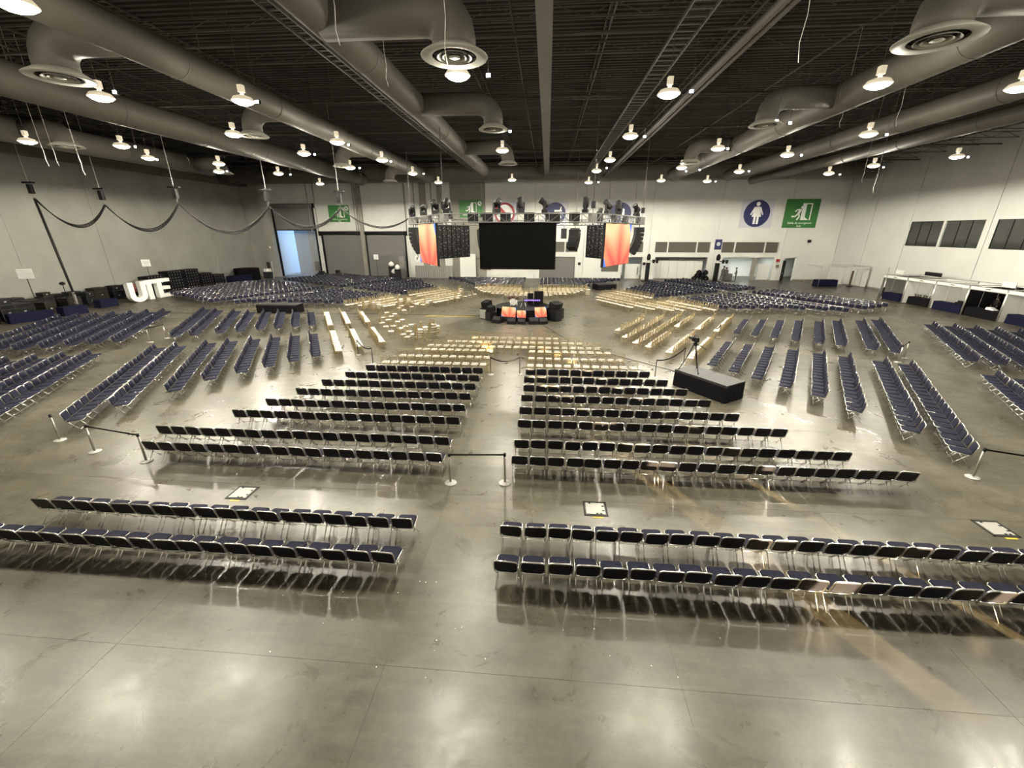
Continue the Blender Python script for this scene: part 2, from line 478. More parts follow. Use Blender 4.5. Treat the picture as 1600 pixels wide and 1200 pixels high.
# grey shutter of the first bay, white door of the second
d = structure(MB().box2((-1.2, YF + 0.5, 0), (4.4, YF + 0.6, 3.4)).build('door_1', 'shutter_grey'))
for k in range(11): MB().box2((-1.15, YF + 0.46, 0.1 + k * 0.3), (4.35, YF + 0.5, 0.36 + k * 0.3)).build('slat', 'shutter_grey', d)
d = structure(MB().box2((12.3, YF + 0.7, 0), (14.6, YF + 0.78, 2.2)).build('door_2', 'panel_white'))
MB().box2((12.0, YF + 0.65, 0), (12.28, YF + 0.8, 3.2)).build('jamb', 'shutter_grey', d)
MB().box2((14.2, YF + 0.62, 0.6), (14.3, YF + 0.7, 1.8)).build('door_handle', 'shutter_grey', d)
d = structure(MB().box2((35.45, YF - 0.7, 0), (35.55, YF - 0.02, 2.9)).build('door_3', 'black'))
MB().box2((35.40, YF - 0.6, 1.0), (35.45, YF - 0.3, 1.1)).build('push_bar', 'steel', d)
structure(MB().box2((32.3, YF + 0.7, 0), (34.05, YF + 0.78, 2.3)).build('door_4', 'panel_white'))
MB().box2((31.2, YF + 0.1, 0), (31.7, YF + 0.6, 3.2)).build('pilaster', 'wall_taupe', wf)
w7 = structure(MB().box2((8.5, YF - 0.05, 1.1), (12.0 - 0.9, YF, 2.35)).build('window_7', 'vent_dark'))
MB().box2((8.4, YF - 0.08, 1.0), (11.2, YF - 0.05, 1.1)).build('window_sill', 'wall_white', w7)

# left side wall, panels
wl = structure(MB().box2((XL - 0.6, YN - .4, 0), (XL - 0.4, YF + .5, ZC + .3)).build('wall_left', 'seam'))
ys = [YN] + [4 + 8.0 * k for k in range(8)] + [YF]
for k in range(len(ys) - 1):
    MB().box2((XL - 0.4, ys[k] + 0.015, 0), (XL, ys[k + 1] - 0.015, ZC)).build('panel', 'wall_grey', wl)
# right side wall with the glazed gallery windows
wr = structure(MB().box2((XR + 4.0, YN - .4, 4.4), (XR + 4.2, YF + .5, 9.6)).build('wall_right', 'room_grey'))
RWH = [(46.9, 55.75, 5.42, 8.08), (36.6, 45.75, 5.42, 8.08), (26.5, 35.6, 5.42, 8.08)]
ysr = [YN, 8.0, 16.2, 24.4, 35.9, 46.3, 55.9, 62.2, YF]
for k in range(len(ysr) - 1):
    b = MB()
    for r in panel_rects(ysr[k] + 0.03, ysr[k + 1] - 0.03, 0, ZC, RWH):
        b.box2((XR, r[0], r[2]), (XR + 0.4, r[1], r[3]))
    b.build('panel', 'wall_white', wr)
MB().box2((XR + 0.40, YN - .4, 0), (XR + 0.5, YF + .5, 5.3)).box2((XR + 0.4, YN - .4, 8.2), (XR + 0.5, YF + .5, ZC + .3)).build('backing', 'seam', wr)
MB().box2((XR + 0.5, YN - .4, 4.5), (XR + 4.2, YF + .5, 4.6)).box2((XR + 0.5, YN - .4, 9.4), (XR + 4.2, YF + .5, 9.5)).box2((XR + .4, YN - .4, 4.4), (XR + 4.2, YN - .3, 9.6)).build('gallery_slab', 'room_grey', wr)
for n, (y0, y1, z0, z1) in enumerate(RWH):
    w = structure(empty('window_%d' % (n + 1), (XR, (y0 + y1) / 2, z0)))
    hw = (y1 - y0) / 2
    MB().box2((0.05, -hw, 0), (0.15, hw, 0.05)).box2((0.05, -hw, z1 - z0 - 0.05), (0.15, hw, z1 - z0)).box2((0.05, -hw, 0), (0.15, -hw + 0.05, z1 - z0)).box2((0.05, hw - 0.05, 0), (0.15, hw, z1 - z0)).build('window_frame', 'black', w)
    MB().box2((-0.03, -0.14, 0), (0.2, 0.14, z1 - z0)).build('mullion', 'wall_white', w)
    for h in (-1, 1):
        edges = [0.14 + (hw - 0.14) * t for t in (0, 0.36, 0.68, 1.0)]
        for k in range(3):
            lo, hi = sorted((h * edges[k], h * edges[k + 1]))
            MB().box2((0.09, lo + 0.03, 0.05), (0.11, hi - 0.03, z1 - z0 - 0.05)).build('pane', 'glass_dark', w)
            if k: MB().box2((0.06, h * edges[k] - 0.03, 0.0), (0.14, h * edges[k] + 0.03, z1 - z0)).build('glazing_bar', 'black', w)
    MB().box2((-0.05, -hw - 0.05, z1 - z0), (0.05, hw + 0.05, z1 - z0 + 0.08)).build('drip_rail', 'wall_white', w)
# near wall behind the camera
wn = MB()
for r in panel_rects(XL - 0.5, XR + 0.5, 0, ZC + 0.3, [(9.95, 10.85, 0.42, 2.3), (13.15, 13.6, 0.42, 2.3)]):
    wn.box2((r[0], YN - 0.3, r[2]), (r[1], YN, r[3]))
structure(wn.build('wall_near', 'wall_grey'))
# baseboards
structure(MB().box2((XR - 0.05, YN, 0), (XR, YF, 0.18)).build('baseboard_right', 'wall_taupe'))
structure(MB().box2((37.3, YF - 0.05, 0), (XR, YF, 0.18)).build('baseboard_far', 'wall_taupe'))

# ---- ceiling: corrugated deck, girders, joists, pipes
def corrugated():
    b = MB(); y = YN - 0.4; vs = []; fs = []; z = 0; p = 0.42
    prof = []
    while y < YF + 0.6:
        prof += [(y, ZC), (y + p * 0.4, ZC), (y + p * 0.5, ZC + 0.12), (y + p * 0.9, ZC + 0.12)]; y += p
    for (yy, zz) in prof: vs += [(XL - 0.5, yy, zz), (XR + 0.5, yy, zz)]
    fs = [(2 * i, 2 * i + 1, 2 * i + 3, 2 * i + 2) for i in range(len(prof) - 1)]
    return b.add(vs, fs)
ce = structure(corrugated().build('ceiling', 'deck'))
structure(MB().box2((XL - 1, YN - 1, ZC + 0.2), (XR + 1, YF + 1, ZC + 0.4)).build('ceiling_slab', 'deck'))
def lattice(p0, p1, h, bay, r, name, m):
    """open-web beam from p0 to p1, depth h"""
    p0, p1 = Vector(p0), Vector(p1); d = p1 - p0; n = max(2, int(d.length / bay)); b = MB()
    b.tube([p0, p1], r, 4, smooth=False); dn = Vector((0, 0, -h))
    b.tube([p0 + dn, p1 + dn], r, 4, smooth=False)
    pts = []
    for k in range(n + 1):
        q = p0 + d * (k / n); pts.append(q if k % 2 == 0 else q + dn)
    for k in range(n): b.tube([pts[k], pts[k + 1]], r * 0.55, 4, caps=False, smooth=False)
    return b.build(name, m, ce)
for x in (-44.5, -40.0, -35.5, -31.0, -27.0, -19.5, -11.0, -4.5, 2.5, 8.8, 17.6, 25.0, 30.0, 35.0, 39.5):
    lattice((x, YN, ZC - 0.08), (x, YF, ZC - 0.08), 0.85, 1.1, 0.045, 'girder', 'joist')
for k in range(17):
    y = 6.0 + k * 3.7
    lattice((XL, y, ZC - 0.98), (XR, y, ZC - 0.98), 0.45, 1.2, 0.035, 'joist', 'joist')
for y in (12.2, 14.6, 21.0, 29.5, 38.0, 47.0, 56.0):
    MB().tube([(XL + 1, y, 14.6), (XR - 1, y, 14.6)], 0.06, 6).build('sprinkler_pipe', 'joist', ce)
for x in (-30.5, -16.5, -1.6, 7.6, 12.4, 27.0):
    MB().tube([(x, YN, 14.75), (x, YF - 2, 14.75)], 0.05, 6).build('conduit', 'joist', ce)
# long cable ladder lit from below (left of centre) and box beams
def ladder(x, z, w, name, m):
    b = MB()
    for s in (-1, 1): b.box2((x + s * w / 2 - 0.03, YN, z - 0.06), (x + s * w / 2 + 0.03, YF - 3, z + 0.06))
    for k in range(int(YF / 0.6)): b.box((x, YN + 0.6 * k, z), (w, 0.05, 0.04))
    b.build(name, m, ce)
ladder(-10.2, 14.6, 0.55, 'cable_ladder', 'duct')
ladder(-26.0, 14.4, 0.5, 'cable_ladder', 'duct')
ladder(5.2, 14.4, 0.9, 'cable_ladder', 'duct')
MB().box2((-0.55, YN, 14.0), (-0.1, YF - 3, 14.6)).box2((-0.62, YN, 13.97), (-0.03, YF - 3, 14.02)).build('box_beam', 'duct', ce)
MB().tube([(7.3, YN, 13.9), (7.3, YF - 3, 13.9)], 0.16, 8).tube([(7.75, YN, 13.95), (7.75, YF - 3, 13.95)], 0.09, 8).build('pipe_run', 'duct', ce)
# edge beams where walls meet the roof
structure(MB().box2((XL, YN, 13.55), (XL + 1.3, YF, 14.6)).build('trim_2', 'duct'))
structure(MB().box2((XL, YF - 1.0, 14.0), (XR, YF, 15.2)).build('trim_3', 'duct'))

# ================================================================== AIR DUCTS
def air_duct(name, x, z, r, y0, y1, label, branches=()):
    t = empty(name, (x, y0, z), 0, label, 'air duct', 'round ducts under the roof')
    b = MB(); b.tube([(0, 0, 0), (0, y1 - y0, 0)], r, 24); b.build('duct_body', 'duct', t)
    k = 2.5
    while k < y1 - y0:
        MB().lathe([(r - 0.01, -0.03), (r + 0.025, -0.02), (r + 0.025, 0.02), (r - 0.01, 0.03)], 24, (0, k, 0), M=Matrix.Rotation(PI / 2, 3, 'X')).build('seam_ring', 'duct', t)
        k += 6.0
    for (bx, by, bz, br) in branches:
        dx, dy, dz = bx - x, by - y0, bz - z
        s = 1 if dx > 0 else -1; e = 0.9
        pts = [(0, dy, 0), (dx - s * e, dy, 0)]
        for q in range(1, 6):
            a = q / 5 * PI / 2
            pts.append((dx - s * e + s * e * math.sin(a), dy, -e * (1 - math.cos(a)) * 0.8))
        pts.append((dx, dy, dz + 0.16))
        br_o = MB().tube(pts, br, 20).build('branch', 'duct', t)
        # round ceiling diffuser: nested rings
        db = MB()
        R = br * 1.55
        db.lathe([(R * 0.66, dz + 0.02), (R * 0.98, dz), (R, dz + 0.03), (br * 1.02, dz + 0.24)], 28, (dx, dy, 0), open_ends=True)
        for q in (0.52, 0.36):
            db.lathe([(R * q, dz - 0.01), (R * (q - 0.02), dz + 0.0), (R * (q - 0.13), dz + 0.11), (R * (q - 0.11), dz + 0.11), (R * q, dz - 0.01)], 28, (dx, dy, 0), open_ends=True)
        db.lathe([(0.001, dz - 0.0), (R * 0.17, dz), (R * 0.15, dz + 0.03)], 20, (dx, dy, 0))
        MB().lathe([(0.001, dz + 0.12), (R * 0.68, dz + 0.12), (R * 0.68, dz + 0.14)], 24, (dx, dy, 0)).build('throat_shade', 'black', br_o)  # black disc paints the shade inside the diffuser opening
        db.build('diffuser', 'diffuser_white', br_o)
    for k in range(4, int(y1 - y0), 9):
        MB().tube([(0, k, r), (0, k, ZC - z)], 0.015, 4).build('hanger', 'joist', t)
    return t
air_duct('air_duct', -14.6, 13.2, 0.58, YN, 55.0, 'long round duct left of centre, with drop branches turning to the left',
         [(-17.08, 15.9, 12.0, 0.62), (-16.6, 25.4, 12.0, 0.5), (-17.0, 37.0, 12.0, 0.5), (-17.0, 48.0, 12.0, 0.5)])
air_duct('air_duct', -7.06, 13.2, 0.56, YN, 49.5, 'large round duct just left of the centre with branches to the right',
         [(-3.0, 15.2, 12.0, 0.66), (-3.0, 24.9, 12.0, 0.5), (-3.3, 36.8, 12.0, 0.5)])
air_duct('air_duct', 14.26, 13.2, 0.68, YN, 55.0, 'large round duct right of centre with branches to the left',
         [(10.7, 15.1, 12.0, 0.66), (10.8, 25.1, 12.0, 0.5), (10.9, 37.2, 12.0, 0.5)])
air_duct('air_duct', -23.5, 13.2, 0.74, YN, 56.0, 'second round duct from the left wall')
air_duct('air_duct', 21.0, 13.2, 0.62, YN, 56.0, 'second round duct from the right wall')
air_duct('air_duct', 25.4, 13.05, 0.46, YN, 60.0, 'narrow round duct nearest the right wall')
air_duct('air_duct', -35.5, 13.3, 0.8, YN, 46.0, 'round duct nearest the grey left wall, ending in an elbow',
         [(-32.2, 29.0, 12.3, 0.6), (-32.4, 43.5, 12.4, 0.6)])
# large header duct across the far end
t = empty('header_duct', (XL + 1, YF - 5.0, 14.6), 0, 'wide header duct running across the far end above the white wall', 'air duct')
MB().tube([(0, 0, 0), (XR - XL - 2, 0, 0)], 1.15, 24).build('duct_body', 'duct', t)
for k in range(2, 90, 6):
    MB().lathe([(1.14, -0.03), (1.18, -0.02), (1.18, 0.02), (1.14, 0.03)], 24, (k, 0, 0), M=Matrix.Rotation(PI / 2, 3, 'Y')).build('seam_ring', 'duct', t)

# ================================================================== LAMPS
def lamp_meshes():
    r = {}
    r['rod'] = MB().tube([(0, 0, 0.55), (0, 0, 4.52)], 0.012, 4).mesh('rod', 'joist')
    b = MB(); b.box((0, 0, 0.43), (0.2, 0.2, 0.26)); b.tube([(0, 0, 0.2), (0, 0, 0.32)], 0.07, 8)
    r['ballast'] = b.mesh('ballast', 'lamp_shade_glint')  # faint emission paints the bright glint on the ballast and neck
    r['shade'] = MB().lathe([(0.42, -0.02), (0.44, 0.0), (0.34, 0.13), (0.12, 0.2), (0.10, 0.2), (0.32, 0.11), (0.41, 0.0)], 20).mesh('shade', 'lamp_shade_glint')
    r['glow'] = MB().lathe([(0.001, -0.12), (0.20, -0.13), (0.34, -0.07), (0.41, 0.0), (0.001, 0.01)], 20).mesh('glow', 'lamp_glow')
    return r
LM = lamp_meshes()
spot = bpy.data.lights.new('lamp_light', 'SPOT'); spot.energy = LAMP_W * 4 * 0.86; spot.color = LAMP_COL
spot.spot_size = math.radians(180); spot.spot_blend = 0.10; spot.shadow_soft_size = 0.18
halo = bpy.data.lights.new('lamp_halo', 'POINT'); halo.energy = LAMP_W * 4 * 0.10; halo.color = LAMP_COL; halo.shadow_soft_size = 0.16
LZ = 12.0
def at_lamp(px, py): return at(px, py, LZ)
LAMPS_PX = [(715, 118), (158, 152), (380, 158), (1045, 147), (1372, 132), (1594, 137),
            (365, 210), (43, 221), (190, 228), (527, 222), (985, 213), (1357, 210),
            (232, 247), (475, 240), (785, 235), (1122, 232), (1495, 245),
            (342, 256), (597, 250), (953, 250), (1230, 242),
            (435, 271), (547, 262), (645, 271), (932, 267), (1065, 262), (1155, 268), (1365, 259), (1295, 271),
            (500, 287), (685, 285), (800, 281), (920, 285), (1033, 282), (1105, 283), (342, 268)]
lamp_pos = [at_lamp(*p) for p in LAMPS_PX]
NEAR = [(-26.5, 11.0), (-17.6, 10.6), (-12.6, 11.2), (-3.2, 10.2), (4.5, 11.3), (11.6, 11.0), (17.3, 10.8), (26.0, 11.2)]
lamp_pos += [Vector((x, y, LZ)) for x, y in NEAR]
order = sorted(range(len(lamp_pos)), key=lambda i: lamp_pos[i].y)
rows = []
for i in order:
    if rows and lamp_pos[i].y - lamp_pos[rows[-1][0]].y < 3.2: rows[-1].append(i)
    else: rows.append([i])
for ri, row in enumerate(rows):
    row.sort(key=lambda i: lamp_pos[i].x)
    for ci, i in enumerate(row):
        p = lamp_pos[i]
        where = '%s from the left in the %s lamp row from the camera' % (ORD[ci + 1], ORD[ri + 1])
        t = empty('high_bay_lamp', p, 0, 'high-bay lamp, ' + where, 'lamp', 'high-bay lamps under the roof')
        for k in ('rod', 'ballast', 'shade', 'glow'): mesh_obj(k, LM[k], t)
        for nm, ld in (('lamp_light', spot), ('lamp_halo', halo)):
            lo = bpy.data.objects.new(nm, ld); COL.objects.link(lo); lo.parent = t; lo.location = (0, 0, -0.34)

FM = {'bracket': MB().tube([(0, 0, 0.08), (0, 0, 4.47)], 0.01, 4).mesh('bracket', 'joist'),
      'housing': MB().box((0, 0.05, 0.02), (0.18, 0.12, 0.14)).mesh('housing', 'black'),
      'lens': MB().box((0, -0.02, 0.02), (0.14, 0.03, 0.10)).mesh('lens', 'flood_glow')}
FLOOD_PX = [(180, 145), (402, 160), (763, 119), (1080, 144), (1213, 190), (1234, 193), (212, 230), (246, 250), (545, 227), (1007, 214), (1385, 211), (492, 242), (797, 206),
            (562, 263), (611, 253), (355, 268), (454, 273), (662, 272), (948, 263), (1072, 268), (1093, 266), (1170, 268), (1252, 243), (1312, 273), (1380, 262), (1512, 246), (935, 285), (1118, 284), (1137, 233)]
fp = sorted([at(x, y, 12.05) for x, y in FLOOD_PX], key=lambda p: (round(p.y / 4), p.x))
rr = {}
for p in fp: rr.setdefault(round(p.y / 4), []).append(p)
for ri, key in enumerate(sorted(rr)):
    for ci, p in enumerate(rr[key]):
        t = empty('flood_light', p, 0, 'small white flood light, %s from the left, %s such row back' % (ORD[ci + 1], ORD[ri + 1]), 'flood light', 'small flood lights beside the lamps')
        for k in FM: mesh_obj(k, FM[k], t)

# ================================================================== CHAIRS
def navy_parts(n=8):
    """metal-framed padded chair facing +y, origin on the floor under the seat centre"""
    P = {}
    w = 0.24
    P['seat'] = (MB().rbox((0, 0.04, 0.452), (0.44, 0.46, 0.05), 0.06, seg=2), 'navy')
    tilt = Matrix.Rotation(math.radians(14), 3, 'X')
    bk = MB()
    Rm = tilt @ Matrix.Rotation(PI / 2, 3, 'X')
    bk.rbox((0, -0.232, 0.627), (0.455, 0.295, 0.035), 0.03, seg=2, M=Rm)
    P['backrest'] = (bk, 'back_vinyl')
    pad = MB(); pad.rbox(Vector((0, -0.232, 0.627)) + Rm @ Vector((0, 0, -0.016)), (0.42, 0.255, 0.03), 0.03, seg=2, M=Rm)
    P['back_pad'] = (pad, 'navy')
    # chrome hoop round the back
    top = Vector((0, -0.272, 0.783)); low = Vector((0, -0.19, 0.455)); h = []
    for s in (-1, 1):
        side = [low + Vector((s * w, 0, 0)), top + Vector((s * w, 0.015, -0.06)), top + Vector((s * (w - 0.02), 0.003, -0.015)), top + Vector((s * (w - 0.06), 0, 0))]
        h += side if s < 0 else side[::-1]
    P['back_frame'] = (MB().tube(h, 0.015, n), 'chrome')
    hw, y0, y1, z = 0.23, -0.20, 0.28, 0.438
    ring = [(-hw, y0, z), (-hw, y1 - 0.05, z), (-hw + 0.05, y1, z), (hw - 0.05, y1, z), (hw, y1 - 0.05, z), (hw, y0, z), (-hw, y0, z)]
    P['seat_rim'] = (MB().tube(ring, 0.014, n), 'chrome')
    for k, s in enumerate((-1, 1)):
        P['leg_f%d' % k] = (MB().tube([(s * w, -0.13, 0.44), (s * w, 0.22, 0.0)], 0.0115, n), 'chrome')
        P['leg_r%d' % k] = (MB().tube([(s * (w - 0.028), 0.10, 0.435), (s * (w - 0.028), -0.26, 0.0)], 0.0115, n), 'chrome')
    P['stretcher'] = (MB().tube([(-w, 0.14, 0.1), (w, 0.14, 0.1)], 0.008, n), 'chrome')
    return P
def gold_parts():
    P = {}; w = 0.19
    fr = MB()
    for s in (-1, 1):
        fr.tube([(s * 0.185, 0.19, 0.0), (s * 0.18, 0.18, 0.44)], 0.014, 4, smooth=False)
        fr.tube([(s * 0.185, -0.23, 0.0), (s * 0.18, -0.19, 0.44), (s * 0.185, -0.26, 0.92)], 0.014, 4, smooth=False)
        fr.tube([(s * 0.185, 0.18, 0.18), (s * 0.185, -0.22, 0.18)], 0.009, 4, smooth=False)
    fr.tube([(-0.185, 0.185, 0.22), (0.185, 0.185, 0.22)], 0.009, 4, smooth=False)
    fr.box((0, 0, 0.435), (0.39, 0.39, 0.03))
    P['frame'] = (fr, 'gold')
    bk = MB()
    for z in (0.55, 0.80, 0.90):
        y = -0.19 - (z - 0.44) / 0.48 * 0.07
        bk.tube([(-0.185, y, z), (0.185, y, z)], 0.014, 4, smooth=False)
    for k in range(6):
        x = -0.13 + 0.052 * k
        bk.tube([(x, -0.205, 0.55), (x, -0.242, 0.80)], 0.008, 4, smooth=False)
    P['backrest'] = (bk, 'gold')
    P['cushion'] = (MB().rbox((0, 0.005, 0.475), (0.345, 0.37, 0.05), 0.05, seg=2), 'ivory')
    return P
NP = {k: (b.mesh(k, m), k.split('_')[0] if k.startswith('leg') else k) for k, (b, m) in navy_parts(8).items()}
GP = {k: (b.mesh(k, m), k) for k, (b, m) in gold_parts().items()}
SUB = {'back_pad': 'backrest', 'seat_rim': 'seat'}

def place_chair(parts, name, x, y, rz, label, group, z=0.0):
    t = empty(name, (x, y, z), rz, label, 'chair', group)
    made = {}
    for k, (me, nm) in parts.items():
        o = mesh_obj(nm, me); made[k] = o
        o.parent = made[SUB[k]] if k in SUB and SUB[k] in made else t
    return t

def bake(parts, spots, name, label, group):
    """all the chairs too far away to pick out, one mesh"""
    vs, fs, mi, mats = [], [], [], []
    for b, m in parts.values():
        if m not in mats: mats.append(m)
        o = len(vs); vs += [tuple(p) for p in b.v]
        fs += [tuple(i + o for i in q) for q in b.f]; mi += [mats.index(m)] * len(b.f)
    V = np.array(vs, dtype=np.float32); nv = len(V)
    loops = np.array([i for q in fs for i in q], dtype=np.int32); lens = np.array([len(q) for q in fs], dtype=np.int32)
    n = len(spots)
    A = np.array(spots, dtype=np.float32)
    c, s = np.cos(A[:, 2])[:, None], np.sin(A[:, 2])[:, None]
    X = V[None, :, 0] * c - V[None, :, 1] * s + A[:, 0:1]
    Y = V[None, :, 0] * s + V[None, :, 1] * c + A[:, 1:2]
    Z = np.repeat(V[None, :, 2], n, 0) + A[:, 3:4]
    co = np.stack([X, Y, Z], -1).reshape(-1, 3)
    L = (loops[None, :] + (np.arange(n, dtype=np.int32) * nv)[:, None]).reshape(-1)
    PL = np.tile(lens, n); st = np.concatenate([[0], np.cumsum(PL)[:-1]]).astype(np.int32)
    me = bpy.data.meshes.new(name)
    me.vertices.add(len(co)); me.vertices.foreach_set('co', co.reshape(-1))
    me.loops.add(len(L)); me.loops.foreach_set('vertex_index', L)
    me.polygons.add(len(PL)); me.polygons.foreach_set('loop_start', st)
    for m in mats: me.materials.append(MATS[m])
    me.polygons.foreach_set('material_index', np.tile(np.array(mi, dtype=np.int32), n))
    me.update(calc_edges=True); me.validate()
    o = mesh_obj(name, me)
    return tag(o, label, 'chair', group, 'stuff')

WEDGES = {'front': 270, 'left': 210, 'rear left': 150, 'rear': 90, 'rear right': 30, 'right': 330}
OFF = {'right': -0.25, 'left': -0.05}
INNER = [(17.1, 11), (18.2, 12), (19.3, 13), (20.45, 14), (21.7, 15), (22.85, 17), (24.35, 19), (25.4, 21)]
SETBACK = 0.27                                     # rows were measured at the tops of the chair backs
GOLD = [(10.1, 3), (11.2, 6), (12.3, 8), (13.2, 9), (14.6, 10), (15.85, 11)]
PITCH, GPITCH = 0.54, 0.475
def spots_in(wedge, d, n, pitch, start, side):
    a = math.radians(WEDGES[wedge]); nx, ny = math.cos(a), math.sin(a); tx, ty = -ny, nx
    out = []
    dd = d - SETBACK + OFF.get(wedge, 0)
    wob = random.uniform(-0.03, 0.03)
    for k in range(n):
        lat = side * (start + pitch * (k + 0.5))
        x = C.x + nx * dd + tx * lat + random.uniform(-.015, .015) + nx * wob
        y = C.y + ny * dd + ty * lat + random.uniform(-.015, .015) + ny * wob
        rz = a + PI - PI / 2 + math.radians(random.gauss(0, 1.3))       # chair's +y looks at the stage
        out.append((x, y, rz))
    return out
navy, gold = [], []
def START(wd, side): return 1.5 if wd == 'left' or (wd == 'right' and side < 0) else 1.25 if wd == 'right' else 1.02
RISERS = [(7.55, 18.65, 2.0), (-24.3, 36.3, 2.4), (at(944, 452).x, at(944, 452).y, 2.2)]
SIDE_NAMES = {('front', -1): 'left of the central aisle', ('front', 1): 'right of the central aisle'}
# in the front wedge lateral +t points to the right (t = (1, 0) there)
ROWNAME = {0: 'innermost', 1: 'second', 2: 'third', 3: 'fourth', 4: 'fifth', 5: 'sixth', 6: 'seventh', 7: 'outermost'}
for wd in WEDGES:
    for ri, (d, n) in enumerate(INNER):
        for side in (-1, 1):
            nn = n
            if wd == 'front' and side == -1:
                nn = [11, 12, 13, 14, 15, 16, 19, 18][ri]
            for k, s in enumerate(spots_in(wd, d, nn, PITCH, START(wd, side), side)):
                if any(math.hypot(s[0] - q[0], s[1] - q[1]) < q[2] for q in RISERS): continue
                navy.append((s, wd, side, ri, k))
    if wd == 'front': outer = [(28.45, 22), (29.55, 22)]
    elif wd == 'left': outer = [(28.35 + 1.12 * k, 22) for k in range(7)]
    elif wd == 'right': outer = [(28.45 + 1.08 * k, 21) for k in range(5)]
    elif wd == 'rear left': outer = [(28.4 + 1.1 * k, 23) for k in range(13)]
    elif wd == 'rear right': outer = [(28.4 + 1.1 * k, 21) for k in range(4)]
    else: outer = []
    for ri, (d, n) in enumerate(outer):
        for side in (-1, 1):
            nn = 18 if (wd == 'front' and side == -1 and ri == 0) else n
            if wd == 'rear left' and side == -1: nn = 18
            for k, s in enumerate(spots_in(wd, d, nn, PITCH, START(wd, side), side)):
                if not (XL + 6.9 < s[0] < XR - 7 and 1 < s[1] < YF - 2): continue
                if any(math.hypot(s[0] - q[0], s[1] - q[1]) < q[2] for q in RISERS): continue
                navy.append((s, wd, side, 8 + ri, k))
    for ri, (d, n) in enumerate(GOLD):
        for side in (-1, 1):
            if wd == 'left' and ri < 3: continue          # these were picked up and stacked
            start = 0.02 if ri < 3 else 1.0
            nn = n + (2 if ri < 3 else 0)
            if wd == 'front': nn += 1
            for k, s in enumerate(spots_in(wd, d, nn, GPITCH if wd == 'front' else 0.54, start, side)):
                gold.append((s, wd, side, ri, k))

def seen(s):
    q = proj((s[0], s[1], 0.5))
    return q and -30 < q[0] < 1630 and 0 < q[1] < 1230
def split_nearest(lst, n):
    vis = [e for e in lst if seen(e[0])]
    vis.sort(key=lambda e: proj((e[0][0], e[0][1], 0.5))[2])
    keep = vis[:n]; ids = {id(e) for e in keep}
    return keep, [e for e in lst if id(e) not in ids]
near_navy, far_navy = split_nearest(navy, 300)
NR = {9: 'nearest row', 8: 'second-nearest row', 7: 'third row from the camera', 6: 'fourth row from the camera', 5: 'fifth row from the camera',
      4: 'sixth row from the camera', 3: 'seventh row from the camera', 2: 'eighth row from the camera', 1: 'ninth row from the camera', 0: 'tenth row from the camera'}
def half_name(wd, side):
    if wd == 'front': return 'right' if side > 0 else 'left'
    if wd == 'rear': return 'left' if side > 0 else 'right'
    return 'near' if (side > 0) == (wd in ('left', 'rear left')) else 'far'
def navy_label(wd, side, ri, k):
    if wd == 'front':
        return 'navy chair, %s %s of the central aisle, %s' % (ORD[k + 1], 'right' if side > 0 else 'left', NR[ri])
    half = half_name(wd, side)
    if ri >= 8:
        return 'navy chair, %s from its aisle, %s outer row, %s half of %s seating' % (ORD[k + 1], ORD[ri - 7], half, wd)
    return 'navy chair, %s from its aisle, %s row, %s half of %s seating' % (ORD[k + 1], ROWNAME[ri], half, wd)
for s, wd, side, ri, k in near_navy:
    place_chair(NP, 'banquet_chair', s[0], s[1], s[2], navy_label(wd, side, ri, k), 'navy chairs in rows')
bake(navy_parts(4), [(s[0], s[1], s[2], 0) for s, *_ in far_navy], 'banquet_chair_rows', 'hundreds of navy padded chairs in the side and far seating blocks', 'navy chairs in rows')

# gold chairs; a part of the left block was gathered into stacks and loose groups
loose = []
for (px, py, h) in [(655, 537, 4), (663, 533, 4), (676, 528, 4), (682, 527, 3), (572, 488, 4), (584, 489, 4), (592, 489, 3), (626, 481, 3), (637, 483, 4), (720, 462, 3), (765, 459, 3), (917, 466, 4)]:
    p = at(px, py); a = random.uniform(-0.2, 0.2) + (0.6 if px < 700 else -0.5)
    for j in range(h):
        loose.append(((p.x + j * 0.03, p.y + j * 0.02, a - PI / 2 + random.uniform(-.05, .05)), 'stack', px, j, h, 0.16 * j))
for (px, py) in [(605, 497), (612, 503), (618, 499), (608, 509), (622, 512), (629, 509), (616, 519), (626, 523), (634, 520), (640, 528), (631, 533), (646, 533), (638, 537), (643, 517), (600, 505), (598, 514), (604, 520), (612, 528), (625, 489), (632, 493),
                 (660, 479), (668, 481), (652, 483), (644, 487), (735, 468), (727, 470), (742, 466), (715, 471), (706, 474)]:
    p = at(px, py)
    loose.append(((p.x, p.y, random.uniform(-2.6, 0.3)), 'loose', px, 0, 1, 0.0))
gold = [e for e in gold if not any(math.hypot(e[0][0] - q[0][0], e[0][1] - q[0][1]) < 0.5 for q in loose)]
near_gold, far_gold = split_nearest(gold, 300 - len(loose))
GR = ['innermost', 'second', 'third', 'fourth', 'fifth', 'outermost']
for s, wd, side, ri, k in near_gold:
    sd = half_name(wd, side)
    place_chair(GP, 'gold_chair', s[0], s[1], s[2], 'gold chair, %s from the middle, %s gold row, %s half of %s block' % (ORD[k + 1], GR[ri], sd, wd), 'gold chairs round the stage')
for i, (s, kind, px, j, h, z) in enumerate(loose):
    if kind == 'stack':
        n = sorted({e[2] for e in loose if e[1] == 'stack'}).index(px) + 1
        lb = 'gold chair, %s from the floor in the %s gold stack from the left' % (ORD[j + 1], ORD[n])
    else:
        n = [e for e in loose if e[1] == 'loose']; n.sort(key=lambda e: e[2]); n = n.index(loose[i]) + 1
        lb = 'loose gold chair left of the stage, %s from the left among scattered ones' % ORD[n]
    place_chair(GP, 'gold_chair', s[0], s[1], s[2], lb, 'gold chairs gathered left of the stage', z)
